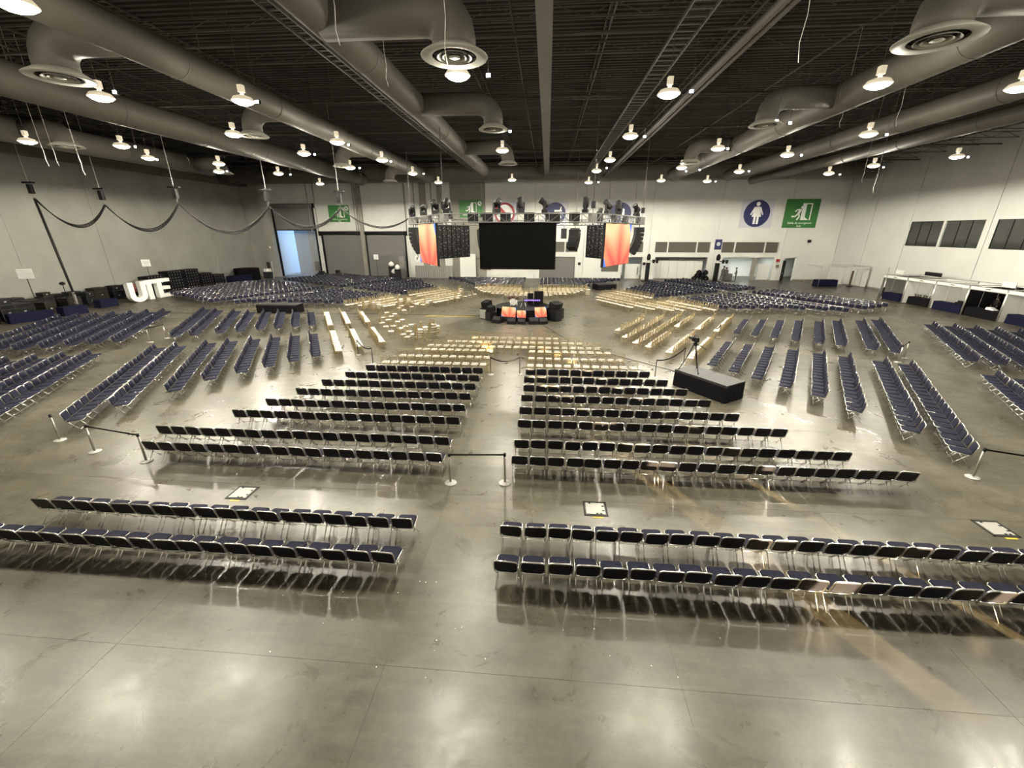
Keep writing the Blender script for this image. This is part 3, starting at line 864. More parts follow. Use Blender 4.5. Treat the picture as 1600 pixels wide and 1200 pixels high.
bake(gold_parts(), [(s[0], s[1], s[2], 0) for s, *_ in far_gold], 'gold_chair_rows', 'many gold slatted chairs in the farther blocks round the stage', 'gold chairs round the stage')

# ================================================================== LIGHTING TRUSS AND SCREENS
R_HEX = 9.36
ZT0, ZT1 = 7.55, 8.05
def hexv(k, r=R_HEX): a = math.radians(60 * k); return Vector((C.x + r * math.cos(a), C.y + r * math.sin(a), 0))
tr = empty('lighting_truss', (C.x, C.y, ZT0), 0, 'six-sided metal lighting truss hung over the round stage', 'truss')
for k in range(6):
    b = MB(); a, e = hexv(k) - C, hexv(k + 1) - C
    d = (e - a); L = d.length; d.normalize(); nrm = Vector((d.y, -d.x, 0))
    h = ZT1 - ZT0
    rails = [nrm * sx * 0.25 + Vector((0, 0, sz)) for sx in (-1, 1) for sz in (0, h)]
    for rl in rails: b.tube([a + rl, e + rl], 0.03, 6)
    n = 14
    for i in range(n):
        p, q = a + d * L * i / n, a + d * L * (i + 1) / n
        for sx in (-1, 1):
            o = nrm * sx * 0.25
            u, w = (0, h) if i % 2 == 0 else (h, 0)
            b.tube([p + o + Vector((0, 0, u)), q + o + Vector((0, 0, w))], 0.016, 4, caps=False)
            b.tube([p + o, p + o + Vector((0, 0, h))], 0.014, 4, caps=False)
        s1 = 1 if i % 2 == 0 else -1
        for z in (0, h): b.tube([p + nrm * 0.25 * s1 + Vector((0, 0, z)), q - nrm * 0.25 * s1 + Vector((0, 0, z))], 0.014, 4, caps=False)
    b.build('truss_segment', 'truss_metal', tr)
    cb = MB(); cb.box(a + Vector((0, 0, h / 2)), (0.4, 0.4, h + 0.04), rz=math.radians(60 * k)); cb.build('corner_block', 'truss_metal', tr)
    MB().tube([a + Vector((0, 0, h)), a + Vector((0, 0, ZC - ZT0))], 0.02, 4).build('hoist_chain', 'joist', tr)
    MB().box(a + Vector((0, 0, h + 0.5)), (0.25, 0.2, 0.4)).build('chain_motor', 'black', tr)

def screen(k, lit, label):
    """k: wedge angle; hangs under the truss side and faces outwards"""
    a = math.radians(k); n = Vector((math.cos(a), math.sin(a), 0))
    p = C + n * 8.1
    t = empty('led_screen', (p.x, p.y, 4.68), a + PI / 2, label, 'screen', 'screens under the truss')
    W, H = 4.9, 2.85                                        # local -y is the front
    fr = MB(); fr.box((0, 0.06, H / 2), (W, 0.1, H)); fr.build('cabinet', 'black', t)
    d = MB(); d.add([(-W / 2 + .02, -0.005, 0.02), (W / 2 - .02, -0.005, 0.02), (W / 2 - .02, -0.005, H - .02), (-W / 2 + .02, -0.005, H - .02),
                     (-W / 2 + .02, 0.012, 0.02), (W / 2 - .02, 0.012, 0.02), (W / 2 - .02, 0.012, H - .02), (-W / 2 + .02, 0.012, H - .02)],
                    [(0, 1, 2, 3), (5, 4, 7, 6), (4, 5, 1, 0), (5, 6, 2, 1), (6, 7, 3, 2), (7, 4, 0, 3)])
    o = d.build('display', 'display_picture' if lit else 'screen_off', t)
    uv = o.data.uv_layers.new(name='UVMap')
    for lp in o.data.loops:
        co = o.data.vertices[lp.vertex_index].co
        uv.data[lp.index].uv = (co.x / W + 0.5, co.z / H)
    # rear of the screen: module grid with bright connector dots
    g = MB()
    for i in range(9): g.box((-W / 2 + W * i / 8, 0.15, H / 2), (0.05, 0.08, H))
    for i in range(6): g.box((0, 0.15, H * i / 5), (W, 0.08, 0.05))
    g.build('rear_frame', 'dark_case', t)
    c = MB()
    for i in range(8):
        for j in range(5):
            for q in range(3):
                c.box((-W / 2 + W * (i + 0.5) / 8 + random.uniform(-.22, .22), 0.125, H * (j + 0.5) / 5 + random.uniform(-.2, .2)), (0.05, 0.03, 0.04))
    c.build('connectors', 'alu', t)['kind'] = 'stuff'
    for x in (-1.8, -0.6, 0.6, 1.8):
        MB().box((x, 0.06, H + 0.08), (0.08, 0.06, 0.24)).build('hanging_bracket', 'black', t)
    return t
screen(270, False, 'dark switched-off screen facing the camera under the front of the truss')
screen(210, True, 'orange lit screen hanging on the left side of the truss')
screen(330, True, 'orange lit screen hanging on the right side of the truss')
screen(150, False, 'black speckled rear of the screen at the back left of the truss')
screen(30, False, 'black speckled rear of the screen at the back right of the truss')
screen(90, False, 'screen at the very back of the truss, hidden behind the dark one')

CAB = MB().box((0, 0, 0), (1.0, 0.62, 0.27)).box((0, -0.32, 0), (0.94, 0.03, 0.22)).mesh('cabinet', 'black')
def line_array(p, rz, n, label, curve=0.11):
    t = empty('speaker_array', p, rz, label, 'speaker', 'hanging loudspeaker arrays')
    MB().box((0, 0, 0.1), (0.7, 0.7, 0.12)).tube([(0, 0, 0.1), (0, 0, ZT0 - p[2])], 0.03, 5).build('rigging_frame', 'black', t)
    y, z, ang = 0.0, -0.1, 0.0
    for i in range(n):
        o = mesh_obj('cabinet', CAB, t); o.location = (0, y, z); o.rotation_euler = (ang, 0, 0)
        z -= 0.275 * math.cos(ang); y += 0.275 * math.sin(ang); ang += curve
for k, lb in ((3, 'curved black loudspeaker stack at the left corner of the truss'), (2, 'curved black loudspeaker stack at the back left corner beside the dark screen'),
              (1, 'curved black loudspeaker stack at the back right corner behind the dark screen'), (0, 'curved black loudspeaker stack at the right corner of the truss')):
    v = hexv(k, R_HEX - 0.15); line_array((v.x, v.y, 7.15), math.radians(60 * k) + PI / 2, 7, lb)
p = atY(881, 365, C.y + R_HEX * math.sin(PI / 3))
t = empty('loudspeaker', p, 0, 'small box loudspeaker hanging just right of the dark screen', 'speaker')
MB().box((0, 0, 0), (0.55, 0.5, 0.95)).build('cabinet', 'black', t); MB().box((0, -0.26, 0), (0.45, 0.03, 0.8)).build('grille', 'dark_case', t)
MB().tube([(0, 0, 0.45), (0, 0, ZT0 - p.z)], 0.03, 5).build('hanging_bar', 'black', t)

def moving_head(p, rz, tilt, label, up=True):
    t = empty('moving_head_light', p, rz, label, 'stage light', 'moving lights on the truss')
    s = 1.15
    MB().box((0, 0, 0.09 * s), (0.36 * s, 0.3 * s, 0.18 * s)).build('base', 'black', t)
    y = MB()
    for q in (-1, 1): y.box((q * 0.2 * s, 0, 0.36 * s), (0.07 * s, 0.12 * s, 0.4 * s))
    y.box((0, 0, 0.2 * s), (0.42 * s, 0.16 * s, 0.07 * s)).build('yoke', 'black', t)
    R = Matrix.Rotation(tilt, 3, 'X'); h = MB()
    h.lathe([(0.10 * s, -0.26 * s), (0.16 * s, -0.2 * s), (0.16 * s, 0.12 * s), (0.19 * s, 0.28 * s), (0.17 * s, 0.3 * s)], 12, (0, 0, 0.5 * s), M=R)
    ho = h.build('head', 'black', t)
    MB().lathe([(0.001, 0.305 * s), (0.155 * s, 0.302 * s), (0.15 * s, 0.29 * s)], 12, (0, 0, 0.5 * s), M=R).build('lens', 'glass_dark', ho)
def on_side(k, f): return hexv(k).lerp(hexv(k + 1), f) + Vector((0, 0, ZT1 + 0.02))
mh = [(3, 0.05), (3, 0.45), (3, 0.80), (4, 0.02), (4, 0.36), (4, 0.52), (4, 0.68), (4, 0.95), (5, 0.25), (5, 0.45), (5, 0.85), (1, 0.3), (2, 0.5), (0, 0.6)]
spots_mh = [(on_side(k, f), k) for k, f in mh]
order = sorted(range(len(mh)), key=lambda i: proj(spots_mh[i][0])[0])
for n, i in enumerate(order):
    moving_head(spots_mh[i][0], random.uniform(0, 6.28), random.uniform(-1.3, 1.3), 'black moving light on the truss, %s from the left' % ORD[n + 1])
# fixtures hanging below the truss chords
for k, f in ((4, 0.2), (4, 0.3), (4, 0.42), (4, 0.58), (4, 0.75), (4, 0.88), (3, 0.2), (3, 0.62), (3, 0.92), (5, 0.12), (5, 0.38), (5, 0.6), (5, 0.9)):
    p = hexv(k).lerp(hexv(k + 1), f)
    b = MB(); b.box((p.x, p.y, ZT1 + 0.04), (0.08, 0.62, 0.06), rz=math.radians(60 * k + 30)); b.box((p.x, p.y, ZT0 + 0.25), (0.14, 0.66, 0.62), rz=math.radians(60 * k + 30))
    o = b.build('truss_drape', 'black', tr); o.location = (-C.x, -C.y, -ZT0)

# ================================================================== ROUND STAGE
SH = 0.95
st = empty('round_stage', (C.x, C.y, 0), 0, 'low round black stage in the middle of the hall', 'stage')
MB().lathe([(2.35, SH - 0.06), (2.4, SH - 0.05), (2.4, SH), (0.001, SH)], 40, smooth=False).build('deck', 'black', st)
b = MB(); prof = []
N = 72
vs = []
for k in range(N):
    a = 2 * PI * k / N; r = 2.33 + (0.03 if k % 2 else -0.03)
    vs += [(r * math.cos(a), r * math.sin(a), 0), (r * math.cos(a), r * math.sin(a), SH - 0.06)]
b.add(vs, [(2 * k, 2 * ((k + 1) % N), 2 * ((k + 1) % N) + 1, 2 * k + 1) for k in range(N)]).build('skirt', 'black_fabric', st)

def uv_panel(o, W, H):
    uv = o.data.uv_layers.new(name='UVMap')
    for lp in o.data.loops:
        co = o.data.vertices[lp.vertex_index].co
        uv.data[lp.index].uv = (co.x / W + 0.5, co.z / H)
def stage_monitor(x, y, rz, W, H, label, lean=0.30):
    t = empty('floor_monitor', (x, y, 0.42), rz, label, 'screen', 'monitors leaning on the stage')
    t.rotation_euler = (-lean, 0, rz)
    MB().box((0, 0.03, H / 2), (W + 0.06, 0.06, H + 0.06)).build('bezel', 'black', t)
    d = MB(); d.box((0, -0.006, H / 2), (W, 0.012, H)); o = d.build('display', 'display_picture', t); uv_panel(o, W, H)
    s = MB(); s.box((0, 0.12, -0.05), (W * 0.8, 0.2, 0.5)); s.build('stand', 'black', t)
stage_monitor(-3.05, 33.75, -0.32, 1.25, 0.80, 'largest orange monitor leaning on the stage front, left one')
stage_monitor(-1.95, 33.45, 0.0, 0.72, 0.58, 'smallest orange monitor leaning on the stage front, middle one')
stage_monitor(-0.35, 33.85, 0.38, 1.0, 0.80, 'orange monitor leaning on the stage front, right one')

def wedge(x, y, rz, label, s=1.0, z=0.0, m='black'):
    t = empty('stage_wedge_speaker', (x, y, z), rz, label, 'speaker', 'floor speakers round the stage')
    poly = [(-0.3 * s, 0), (0.3 * s, 0), (0.3 * s, 0.2 * s), (-0.05 * s, 0.52 * s), (-0.3 * s, 0.45 * s)]
    b = MB(); n = len(poly); w = 0.38 * s
    vs = [(-w, u, v) for u, v in poly] + [(w, u, v) for u, v in poly]
    b.add(vs, [tuple(reversed(range(n))), tuple(n + k for k in range(n))] + [(k, (k + 1) % n, n + (k + 1) % n, n + k) for k in range(n)])
    b.build('cabinet', m, t)
    g = MB(); dn = Vector((0, 0.35, 0.32)).normalized()
    g.add([(-w * .9, 0.27 * s, 0.245 * s), (w * .9, 0.27 * s, 0.245 * s), (w * .9, -0.02 * s, 0.51 * s), (-w * .9, -0.02 * s, 0.51 * s),
           (-w * .9, 0.29 * s, 0.265 * s), (w * .9, 0.29 * s, 0.265 * s), (w * .9, 0.0, 0.53 * s), (-w * .9, 0.0, 0.53 * s)],
          [(3, 2, 1, 0), (4, 5, 6, 7), (0, 1, 5, 4), (1, 2, 6, 5), (2, 3, 7, 6), (3, 0, 4, 7)])
    g.build('grille', 'dark_case', t)
wedge(-3.9, 33.35, 2.7, 'low black floor speaker at the front left foot of the stage')
wedge(-1.9, 33.05, PI, 'low black floor speaker below the small middle monitor', 0.8)
wedge(-0.95, 33.1, 3.4, 'low grey-topped black floor speaker between middle and right monitors')
wedge(-2.7, 33.0, 3.0, 'low black floor speaker under the left orange monitor', 0.9)
wedge(-0.2, 33.2, 3.5, 'low black floor speaker under the right orange monitor', 0.9)
def tall_speaker(x, y, rz, label, w=0.8, d=0.9, h=1.5, grille='dark_case'):
    t = empty('stage_loudspeaker', (x, y, 0), rz, label, 'speaker', 'tall speakers beside the stage')
    MB().rbox((0, 0, h * 0.3), (w, d, h * 0.6), 0.04).build('subwoofer', 'black', t)
    MB().rbox((0, 0.03, h * 0.8), (w * 0.85, d * 0.8, h * 0.38), 0.06, M=Matrix.Rotation(0.25, 3, 'X')).build('top_cabinet', 'black', t)
    MB().box((0, -d / 2 - 0.01, h * 0.3), (w * 0.85, 0.03, h * 0.5)).build('grille', grille, t)
tall_speaker(-5.0, 35.0, -0.6, 'black loudspeaker with pale grey grille left of the stage', grille='alu')
tall_speaker(-4.55, 34.3, -0.7, 'black loudspeaker close to the stage, left of the orange monitors', 0.7, 0.7, 1.2)
tall_speaker(0.75, 34.6, 0.8, 'black loudspeaker right of the stage under a draped cloth', 0.8, 0.9, 1.5)
tall_speaker(1.05, 35.5, 1.1, 'rear one of the two black loudspeakers right of the stage', 0.8, 0.8, 1.4)
t = empty('drum_kit', (C.x - 0.95, C.y + 0.3, SH), 0.2, 'drum kit with pale drums and cymbals on the stage', 'drum kit')
MB().lathe([(0.28, -0.2), (0.28, 0.2)], 16, (0, -0.25, 0.3), M=Matrix.Rotation(PI / 2, 3, 'X')).build('bass_drum', 'drum_white', t)
for x, y, z in ((-0.3, 0.0, 0.65), (0.05, 0.02, 0.7), (0.42, 0.1, 0.55)):
    MB().lathe([(0.15, -0.12), (0.15, 0.12)], 14, (x, y, z)).build('tom', 'wood_brown', t)
for x, y, z in ((-0.55, 0.1, 1.05), (0.5, -0.1, 1.1), (0.2, 0.4, 1.2)):
    MB().lathe([(0.22, 0), (0.03, 0.04)], 16, (x, y, z)).tube([(x, y, z), (x, y, 0)], 0.012, 5, mi=1).build('cymbal', ['brass', 'steel'], t)
for x in (-0.25, 0.3):
    MB().tube([(x, -0.6, 0), (x, -0.4, 0.5)], 0.03, 5).build('stand', 'wire_white', t)
t = empty('keyboard', (C.x + 0.75, C.y + 0.35, SH), 0.0, 'long keyboard desk glowing violet on the stage', 'keyboard')
MB().box((0, 0, 0.45), (1.5, 0.4, 0.12)).build('body', 'black', t)
for k in range(9): MB().box((-0.62 + 0.155 * k, -0.21, 0.45), (0.12, 0.02, 0.09)).build('key_light', 'purple_glow', t)
for s in (-1, 1): MB().tube([(s * 0.6, -0.15, 0), (s * 0.6, 0.15, 0.4)], 0.02, 5).tube([(s * 0.6, 0.15, 0), (s * 0.6, -0.15, 0.4)], 0.02, 5).build('stand', 'black', t)
t = empty('rack_desk', (C.x + 1.3, C.y + 1.15, SH), 0.0, 'tall black equipment rack with screens behind the keyboard', 'equipment rack')
MB().box((0, 0, 0.55), (0.8, 0.4, 1.1)).build('rack', 'black', t); MB().box((-0.75, 0.1, 0.45), (0.5, 0.4, 0.9)).build('side_case', 'black', t)
for k in range(4): MB().tube([(-0.3 + 0.2 * k, 0, 1.1), (-0.35 + 0.22 * k, 0, 1.6)], 0.012, 5).build('aerial', 'black', t)
t = empty('folding_stool', (C.x + 0.05, C.y - 0.9, SH), 0.0, 'pale folding stool at the front of the stage', 'stool')
MB().box((0, 0, 0.48), (0.4, 0.3, 0.05)).build('seat', 'black', t)
for sx in (-1, 1):
    for sy in (-1, 1): MB().tube([(sx * 0.25, sy * 0.15, 0), (sx * 0.1, sy * 0.1, 0.47)], 0.014, 5).build('leg', 'wire_white', t)

# ================================================================== CAMERA RISERS
def riser(x, y, rz, n, w, dp, h, label):
    t = empty('camera_riser', (x, y, 0), rz, label, 'platform', 'black camera platforms')
    for i in range(n):
        MB().box(((i - (n - 1) / 2) * w, 0, h - 0.05), (w - 0.012, dp, 0.1)).build('deck', 'deck_top', t)
        MB().box(((i - (n - 1) / 2) * w, -dp / 2 + 0.012, h - 0.06), (w, 0.03, 0.1)).build('edge_rail', 'alu_dark', t)
    L = n * w / 2; D = dp / 2; vs = []; pts = []
    for (a, b_) in (((-L, -D), (L, -D)), ((L, -D), (L, D)), ((L, D), (-L, D)), ((-L, D), (-L, -D))):
        m = max(4, int(math.hypot(b_[0] - a[0], b_[1] - a[1]) / 0.12))
        for k in range(m):
            q = k / m; off = 0.003 if k % 2 else -0.003
            px, py = a[0] + (b_[0] - a[0]) * q, a[1] + (b_[1] - a[1]) * q
            pts.append((px * (1 + off), py * (1 + off)))
    N = len(pts)
    for px, py in pts: vs += [(px * 1.01, py * 1.01, 0.02), (px, py, h - 0.05)]
    MB().add(vs, [(2 * k, 2 * ((k + 1) % N), 2 * ((k + 1) % N) + 1, 2 * k + 1) for k in range(N)]).build('skirt', 'black_fabric', t)
    return t
riser(7.55, 18.65, math.atan2(-2.23, 1.54), 2, 1.36, 1.30, 0.83, 'black draped camera platform with a tripod right of the front rows')
riser(-24.3, 36.3, 0.0, 2, 1.9, 1.2, 0.8, 'black draped platform left of the stage behind the side rows')
p = at(944, 452); riser(p.x, p.y, 0.35, 2, 1.3, 1.6, 0.75, 'black draped platform beside the rear rows right of the stage')
tp = empty('camera_tripod', (6.95, 19.25, 0.83), 0.3, 'black video camera tripod standing on the right camera platform', 'tripod')
apex = Vector((0, 0, 1.25))
for k in range(3):
    a = 2 * PI * k / 3 + 0.5; foot = Vector((0.55 * math.cos(a), 0.55 * math.sin(a), 0))
    lg = MB().tube([apex + Vector((0.06 * math.cos(a), 0.06 * math.sin(a), 0)), apex.lerp(foot, 0.5)], 0.028, 6).tube([apex.lerp(foot, 0.48), foot], 0.018, 6).build('leg', 'dark_case', tp)
    MB().lathe([(0.04, 0), (0.04, 0.04)], 8, foot).build('foot', 'black', lg)
MB().lathe([(0.09, 1.22), (0.1, 1.3), (0.05, 1.38)], 10).build('head', 'black', tp)
MB().tube([(0, -0.05, 1.33), (0.45, -0.25, 1.05)], 0.013, 5).build('pan_handle', 'black', tp)
vc = empty('video_camera', (6.95, 19.25, 0.83 + 1.38), 0.35, 'black video camera mounted on the tripod', 'video camera')
MB().rbox((0, 0.02, 0.11), (0.14, 0.36, 0.2), 0.02).build('body', 'black', vc)
MB().lathe([(0.065, 0), (0.065, 0.16), (0.085, 0.2), (0.085, 0.24)], 12, (0, 0.18, 0.12), M=Matrix.Rotation(-PI / 2, 3, 'X')).build('lens', 'black_gloss', vc)
MB().box((-0.16, -0.02, 0.16), (0.14, 0.02, 0.1)).build('viewfinder', 'black', vc)
MB().tube([(0, -0.12, 0.21), (0, -0.1, 0.28), (0, 0.12, 0.28), (0, 0.14, 0.21)], 0.015, 5).build('carry_handle', 'black', vc)

# ================================================================== BARRIER POSTS
def post_parts():
    return {'base': MB().lathe([(0.175, 0.0), (0.18, 0.012), (0.16, 0.03), (0.035, 0.045), (0.03, 0.06)], 24).mesh('base', 'base_plate'),
            'pole': MB().tube([(0, 0, 0.05), (0, 0, 0.93)], 0.032, 12).mesh('pole', 'post_steel'),
            'head': MB().lathe([(0.036, 0.90), (0.042, 0.91), (0.042, 1.0), (0.03, 1.01)], 12).mesh('head', 'dark_case')}
PPART = post_parts()
thin = {'base': MB().lathe([(0.15, 0.0), (0.15, 0.012), (0.03, 0.03)], 16).mesh('base', 'base_plate'),
        'pole': MB().tube([(0, 0, 0.02), (0, 0, 0.95)], 0.02, 8).mesh('pole', 'dark_case')}
POSTS = {}
def post(key, x, y, label, parts=PPART):
    t = empty('barrier_post', (x, y, 0), 0, label, 'barrier post', 'queue barrier posts')
    for k, me in parts.items(): mesh_obj(k, me, t)
    POSTS[key] = Vector((x, y, 0))
post('a', -17.15, 11.85, 'steel barrier post at the near end of the left seating, standing alone')
post('b', -15.06, 11.19, 'steel barrier post at the left end of the black belt, lower left')
post('c', -12.76, 10.75, 'steel barrier post at the right end of the black belt, beside the third row')
post('d', -2.66, 10.33, 'steel barrier post on the left side of the central aisle')
post('e', -1.06, 10.46, 'steel barrier post on the right side of the central aisle')
post('f', 13.04, 11.9, 'steel barrier post at the near end of the right seating')
post('g', 14.75, 11.25, 'steel barrier post at the right edge of the view')
post('h', -26.43, 25.06, 'front barrier post in the aisle of the left seating')
post('i', -26.3, 26.2, 'back barrier post in the aisle of the left seating')
post('j', 20.1, 24.3, 'front barrier post in the aisle of the right seating')
post('k', 21.1, 25.2, 'back barrier post in the aisle of the right seating')
post('l', -2.75, 20.31, 'thin rope post left of the central aisle, between gold and navy rows', thin)
post('m', -1.25, 20.43, 'thin rope post right of the central aisle, between gold and navy rows', thin)
post('n', 5.65, 20.49, 'thin rope post beside the camera platform', thin)
post('o', 7.85, 23.08, 'thin rope post behind the camera platform', thin)
post('p', -11.2, 23.3, 'thin rope post at the end of the left ivory rows', thin)
post('q', -9.6, 21.6, 'thin rope post left of the rearmost navy front row', thin)
post('r', 12.2, 29.6, 'thin rope post in the aisle of the right gold rows', thin)
def belt(a, b, label):
    p, q = POSTS[a], POSTS[b]; d = q - p
    m = MB().box((0, 0, 0.955), (d.length - 0.08, 0.008, 0.05)).build('barrier_belt', 'black_fabric')
    m.location = (p + q) / 2; m.rotation_euler = (0, 0, math.atan2(d.y, d.x)); tag(m, label, 'belt')
belt('b', 'c', 'flat black belt between the two posts at lower left')
belt('d', 'e', 'flat black belt closing the central aisle')
belt('f', 'g', 'flat black belt between the posts at the right edge')
belt('h', 'i', 'flat belt closing the aisle of the left seating')
belt('j', 'k', 'flat belt closing the aisle of the right seating')
def rope(a, b, label, sag=0.22, lone=None):
    p = POSTS[a] + Vector((0, 0, 0.92)); q = (POSTS[b] + Vector((0, 0, 0.92))) if b else p + lone
    pts = []
    for k in range(13):
        s = k / 12; v = p.lerp(q, s); v.z -= sag * 4 * s * (1 - s); pts.append(v)
    tag(MB().tube(pts, 0.03, 8).build('barrier_rope', 'black_fabric'), label, 'rope')
rope('l', 'm', 'sagging black rope across the central aisle before the gold chairs')
rope('n', 'o', 'sagging black rope next to the camera platform')
rope('p', 'q', 'sagging black rope left of the rearmost navy front row')
rope('r', None, 'short black rope end hanging from the post among the right gold rows', 0.12, Vector((-0.5, -0.6, -0.15)))

# ================================================================== FLOOR BOXES AND LITTER
for i, (px, py, lb) in enumerate([(930, 795, 'steel floor service plate right of the central aisle'), (379, 770, 'steel floor service plate left of the central aisle'), (1555, 826, 'steel floor service plate near the right edge')]):
    p = at(px, py)
    t = empty('floor_plate', (p.x, p.y, 0), 0, lb, 'floor box', 'floor service plates'); t.scale = (0.68, 0.72, 1)
    f = MB()
    for sx, sy, w, d in ((0, .4, .92, .06), (0, -.4, .92, .06), (.43, 0, .06, .86), (-.43, 0, .06, .86)): f.box((sx, sy, 0.004), (w, d, 0.008))
    f.build('frame', 'dark_case', t)
    MB().box((0, 0, 0.008), (0.72, 0.66, 0.012)).build('lid', 'base_plate', t)
    for x, y in ((0.3, 0.15), (0.3, -0.12), (-0.2, 0.3), (0.05, -0.3), (0.2, -0.3)): MB().box((x, y, 0.016), (0.09, 0.06, 0.006)).build('lift_slot', 'black', t)
    MB().box((0.05, -0.5, 0.003), (0.4, 0.08, 0.004)).build('tape_mark', 'yellow_tape', t)
for i in range(32):
    p = at(random.uniform(420, 1180), random.uniform(890, 1060))
    o = MB().box((0, 0, 0.003), (random.uniform(.012, .03), random.uniform(.01, .02), 0.006)).build('paper_scrap', 'paper')
    o.location = p; o.rotation_euler = (0, 0, random.uniform(0, 3)); tag(o, 'tiny white paper scrap on the bare floor nearest the camera', 'litter', 'paper scraps on the near floor')
p0, p1 = at(665, 493.5), at(742, 494.5)
o = MB().box((0, 0, 0.003), ((p1 - p0).length, 0.14, 0.006)).build('tape_strip', 'yellow_tape'); o.location = (p0 + p1) / 2
o.rotation_euler = (0, 0, math.atan2(p1.y - p0.y, p1.x - p0.x)); tag(o, 'yellow tape strip on the floor left of the stage', 'tape')
o = MB().tube([at(240, 489) + Vector((0, 0, .02)), at(600, 491) + Vector((0, 0, .02)), at(758, 494) + Vector((0, 0, .02))], 0.018, 6).build('cable_cover', 'cable_black')
tag(o, 'black cable run across the floor from the left wall to the stage', 'cable')
o = MB().tube([at(845, 506) + Vector((0, 0, .02)), at(900, 540) + Vector((0, 0, .02)), at(962, 556) + Vector((0, 0, .02)), at(1056, 581) + Vector((0, 0, .02))], 0.015, 6).build('cable_cover', 'cable_black')
tag(o, 'black cable on the floor from the stage to the right camera platform', 'cable')

# ================================================================== HOISTED POWER CABLE ALONG THE LEFT
YC_ = 35.9
J = [Vector((-44.6, YC_, 9.7)), Vector((-38.17, YC_, 9.16)), Vector((-31.37, YC_, 9.23)), Vector((-23.32, YC_, 8.99)), Vector((-17.13, YC_, 8.82)), Vector((-11.5, 36.0, 8.0))]
for i, p in enumerate(J[:5]):
    t = empty('cable_hoist', p, 0, 'black chain hoist holding the looped cable, %s from the left' % ORD[i + 1], 'hoist', 'hoists along the looped cable')
    MB().rbox((0, 0, 0.75), (0.34, 0.3, 0.75), 0.04).build('motor', 'black', t)
    MB().box((0, 0, 1.25), (0.95, 0.3, 0.12)).build('top_bar', 'black', t)
    MB().tube([(0, 0, 0), (0, 0, 0.4)], 0.02, 5).build('hook', 'steel', t)
    MB().tube([(0, 0, 1.3), (0, 0, (12.47 if i == 3 else ZC) - p.z)], 0.018, 4).build('chain', 'wire_white', t)
for i in range(5):
    a, b = J[i], J[i + 1]; sag = (1.9, 2.0, 2.1, 1.5, 1.0)[i]
    t = empty('looped_cable', a, 0, 'thick black cable loop, %s loop from the left wall' % ORD[i + 1], 'cable', 'cable loops between the hoists')
    for w in range(3 if i != 4 else 2):
        pts = []
        for k in range(21):
            s = k / 20; v = (b - a) * s; v.z -= (sag + 0.10 * w) * 4 * s * (1 - s); v.y += 0.05 * w; pts.append(v)
        MB().tube(pts, 0.042, 6).build('strand', 'cable_black', t)
p = at(125, 487)
t = empty('drop_cable', (p.x, p.y, 0), 0, 'thick black cable dropping from the first hoist to the floor', 'cable')
for w in range(2):
    MB().tube([(J[0].x - p.x + 0.06 * w, J[0].y - p.y, J[0].z), ((J[0].x - p.x) * 0.5 + .09 * w, (J[0].y - p.y) * 0.5, 5.65), (0.06 * w, 0, 1.6)], 0.075, 6).build('strand', 'cable_black', t)
MB().tube([(0, 0, 0), (0, 0, 1.8)], 0.11, 8).build('sleeve', 'steel', t)

# loose white wire ends hanging from the roof
for i, (px, py0, py1) in enumerate([(516, -30, 38), (691, -30, 68), (600, 80, 121), (1270, -30, 50), (1318, 170, 190), (1413, 145, 178), (62, 222, 245), (80, 227, 247), (121, 240, 262), (1352, 262, 278), (1374, 262, 290)]):
    pz = at(px, py0, 13.0) if py0 < 200 else at(px, py0, 11.5)
    ln = (py1 - py0) / F_PX * math.hypot(pz.x, pz.y) * 0.9
    pts = [(0, 0, 0), (0.04, 0, -ln * 0.4), (-0.02, 0.02, -ln * 0.75), (0.05, 0.02, -ln)]
    o = MB().tube([(0, 0, ZC + 0.02 - pz.z)] + pts, 0.010, 4).build('hanging_wire', 'wire_white'); o.location = pz
    tag(o, 'thin white wire end hanging from the roof, %s from the left' % ORD[sorted([516, 691, 600, 1270, 1318, 1413, 62, 80, 121, 1352, 1374]).index(px) + 1], 'wire', 'wire ends hanging from the roof')

# ================================================================== FLIGHT CASES AND GEAR BY THE LEFT WALL
def flight_case(x, y, z, w, d, h, rz, label, m='dark_case', wheels=True):
    t = empty('flight_case', (x, y, z), rz, label, 'flight case', 'gear cases along the left wall')
    z0 = 0.12 if wheels else 0.0
    MB().box((0, 0, z0 + (h - z0) / 2), (w, d, h - z0)).build('body', m, t)
    e = MB()
    for sx in (-1, 1):
        for sy in (-1, 1): e.box((sx * w / 2, sy * d / 2, z0 + (h - z0) / 2), (0.035, 0.035, h - z0))
    for sz in (z0, h * 0.72, h):
        for sy in (-1, 1): e.box((0, sy * d / 2, sz), (w, 0.03, 0.03))
        for sx in (-1, 1): e.box((sx * w / 2, 0, sz), (0.03, d, 0.03))
    e.build('edging', 'alu_dark', t)
    if wheels:
        for sx in (-1, 1):
            for sy in (-1, 1): MB().lathe([(0.06, -0.02), (0.06, 0.02)], 10, (sx * w * .4, sy * d * .4, 0.06), M=Matrix.Rotation(PI / 2, 3, 'Y')).build('wheel', 'black', t)
    MB().box((w / 2 + 0.01, 0, h * 0.5), (0.02, 0.16, 0.1)).build('latch', 'alu', t)
rg = random.Random(3)
cases = []
y = 25.5
while y < 47:
    w = rg.uniform(0.9, 1.5)
    for xb in (-47.3, -46.0, -44.7):
        if rg.random() < 0.93 and not (xb > -46.5 and (y > 38.6 or abs(y - 35.3) < 1.2)) and not (xb > -45 and y > 36):
            cases.append((xb + rg.uniform(-.25, .25), y, 0.0, rg.uniform(0.8, 1.1), w * 0.9, rg.uniform(0.8, 1.5), rg.uniform(-.15, .15)))
    y += w + 0.15
sel = sorted(cases, key=lambda c: c[1])
tops = []
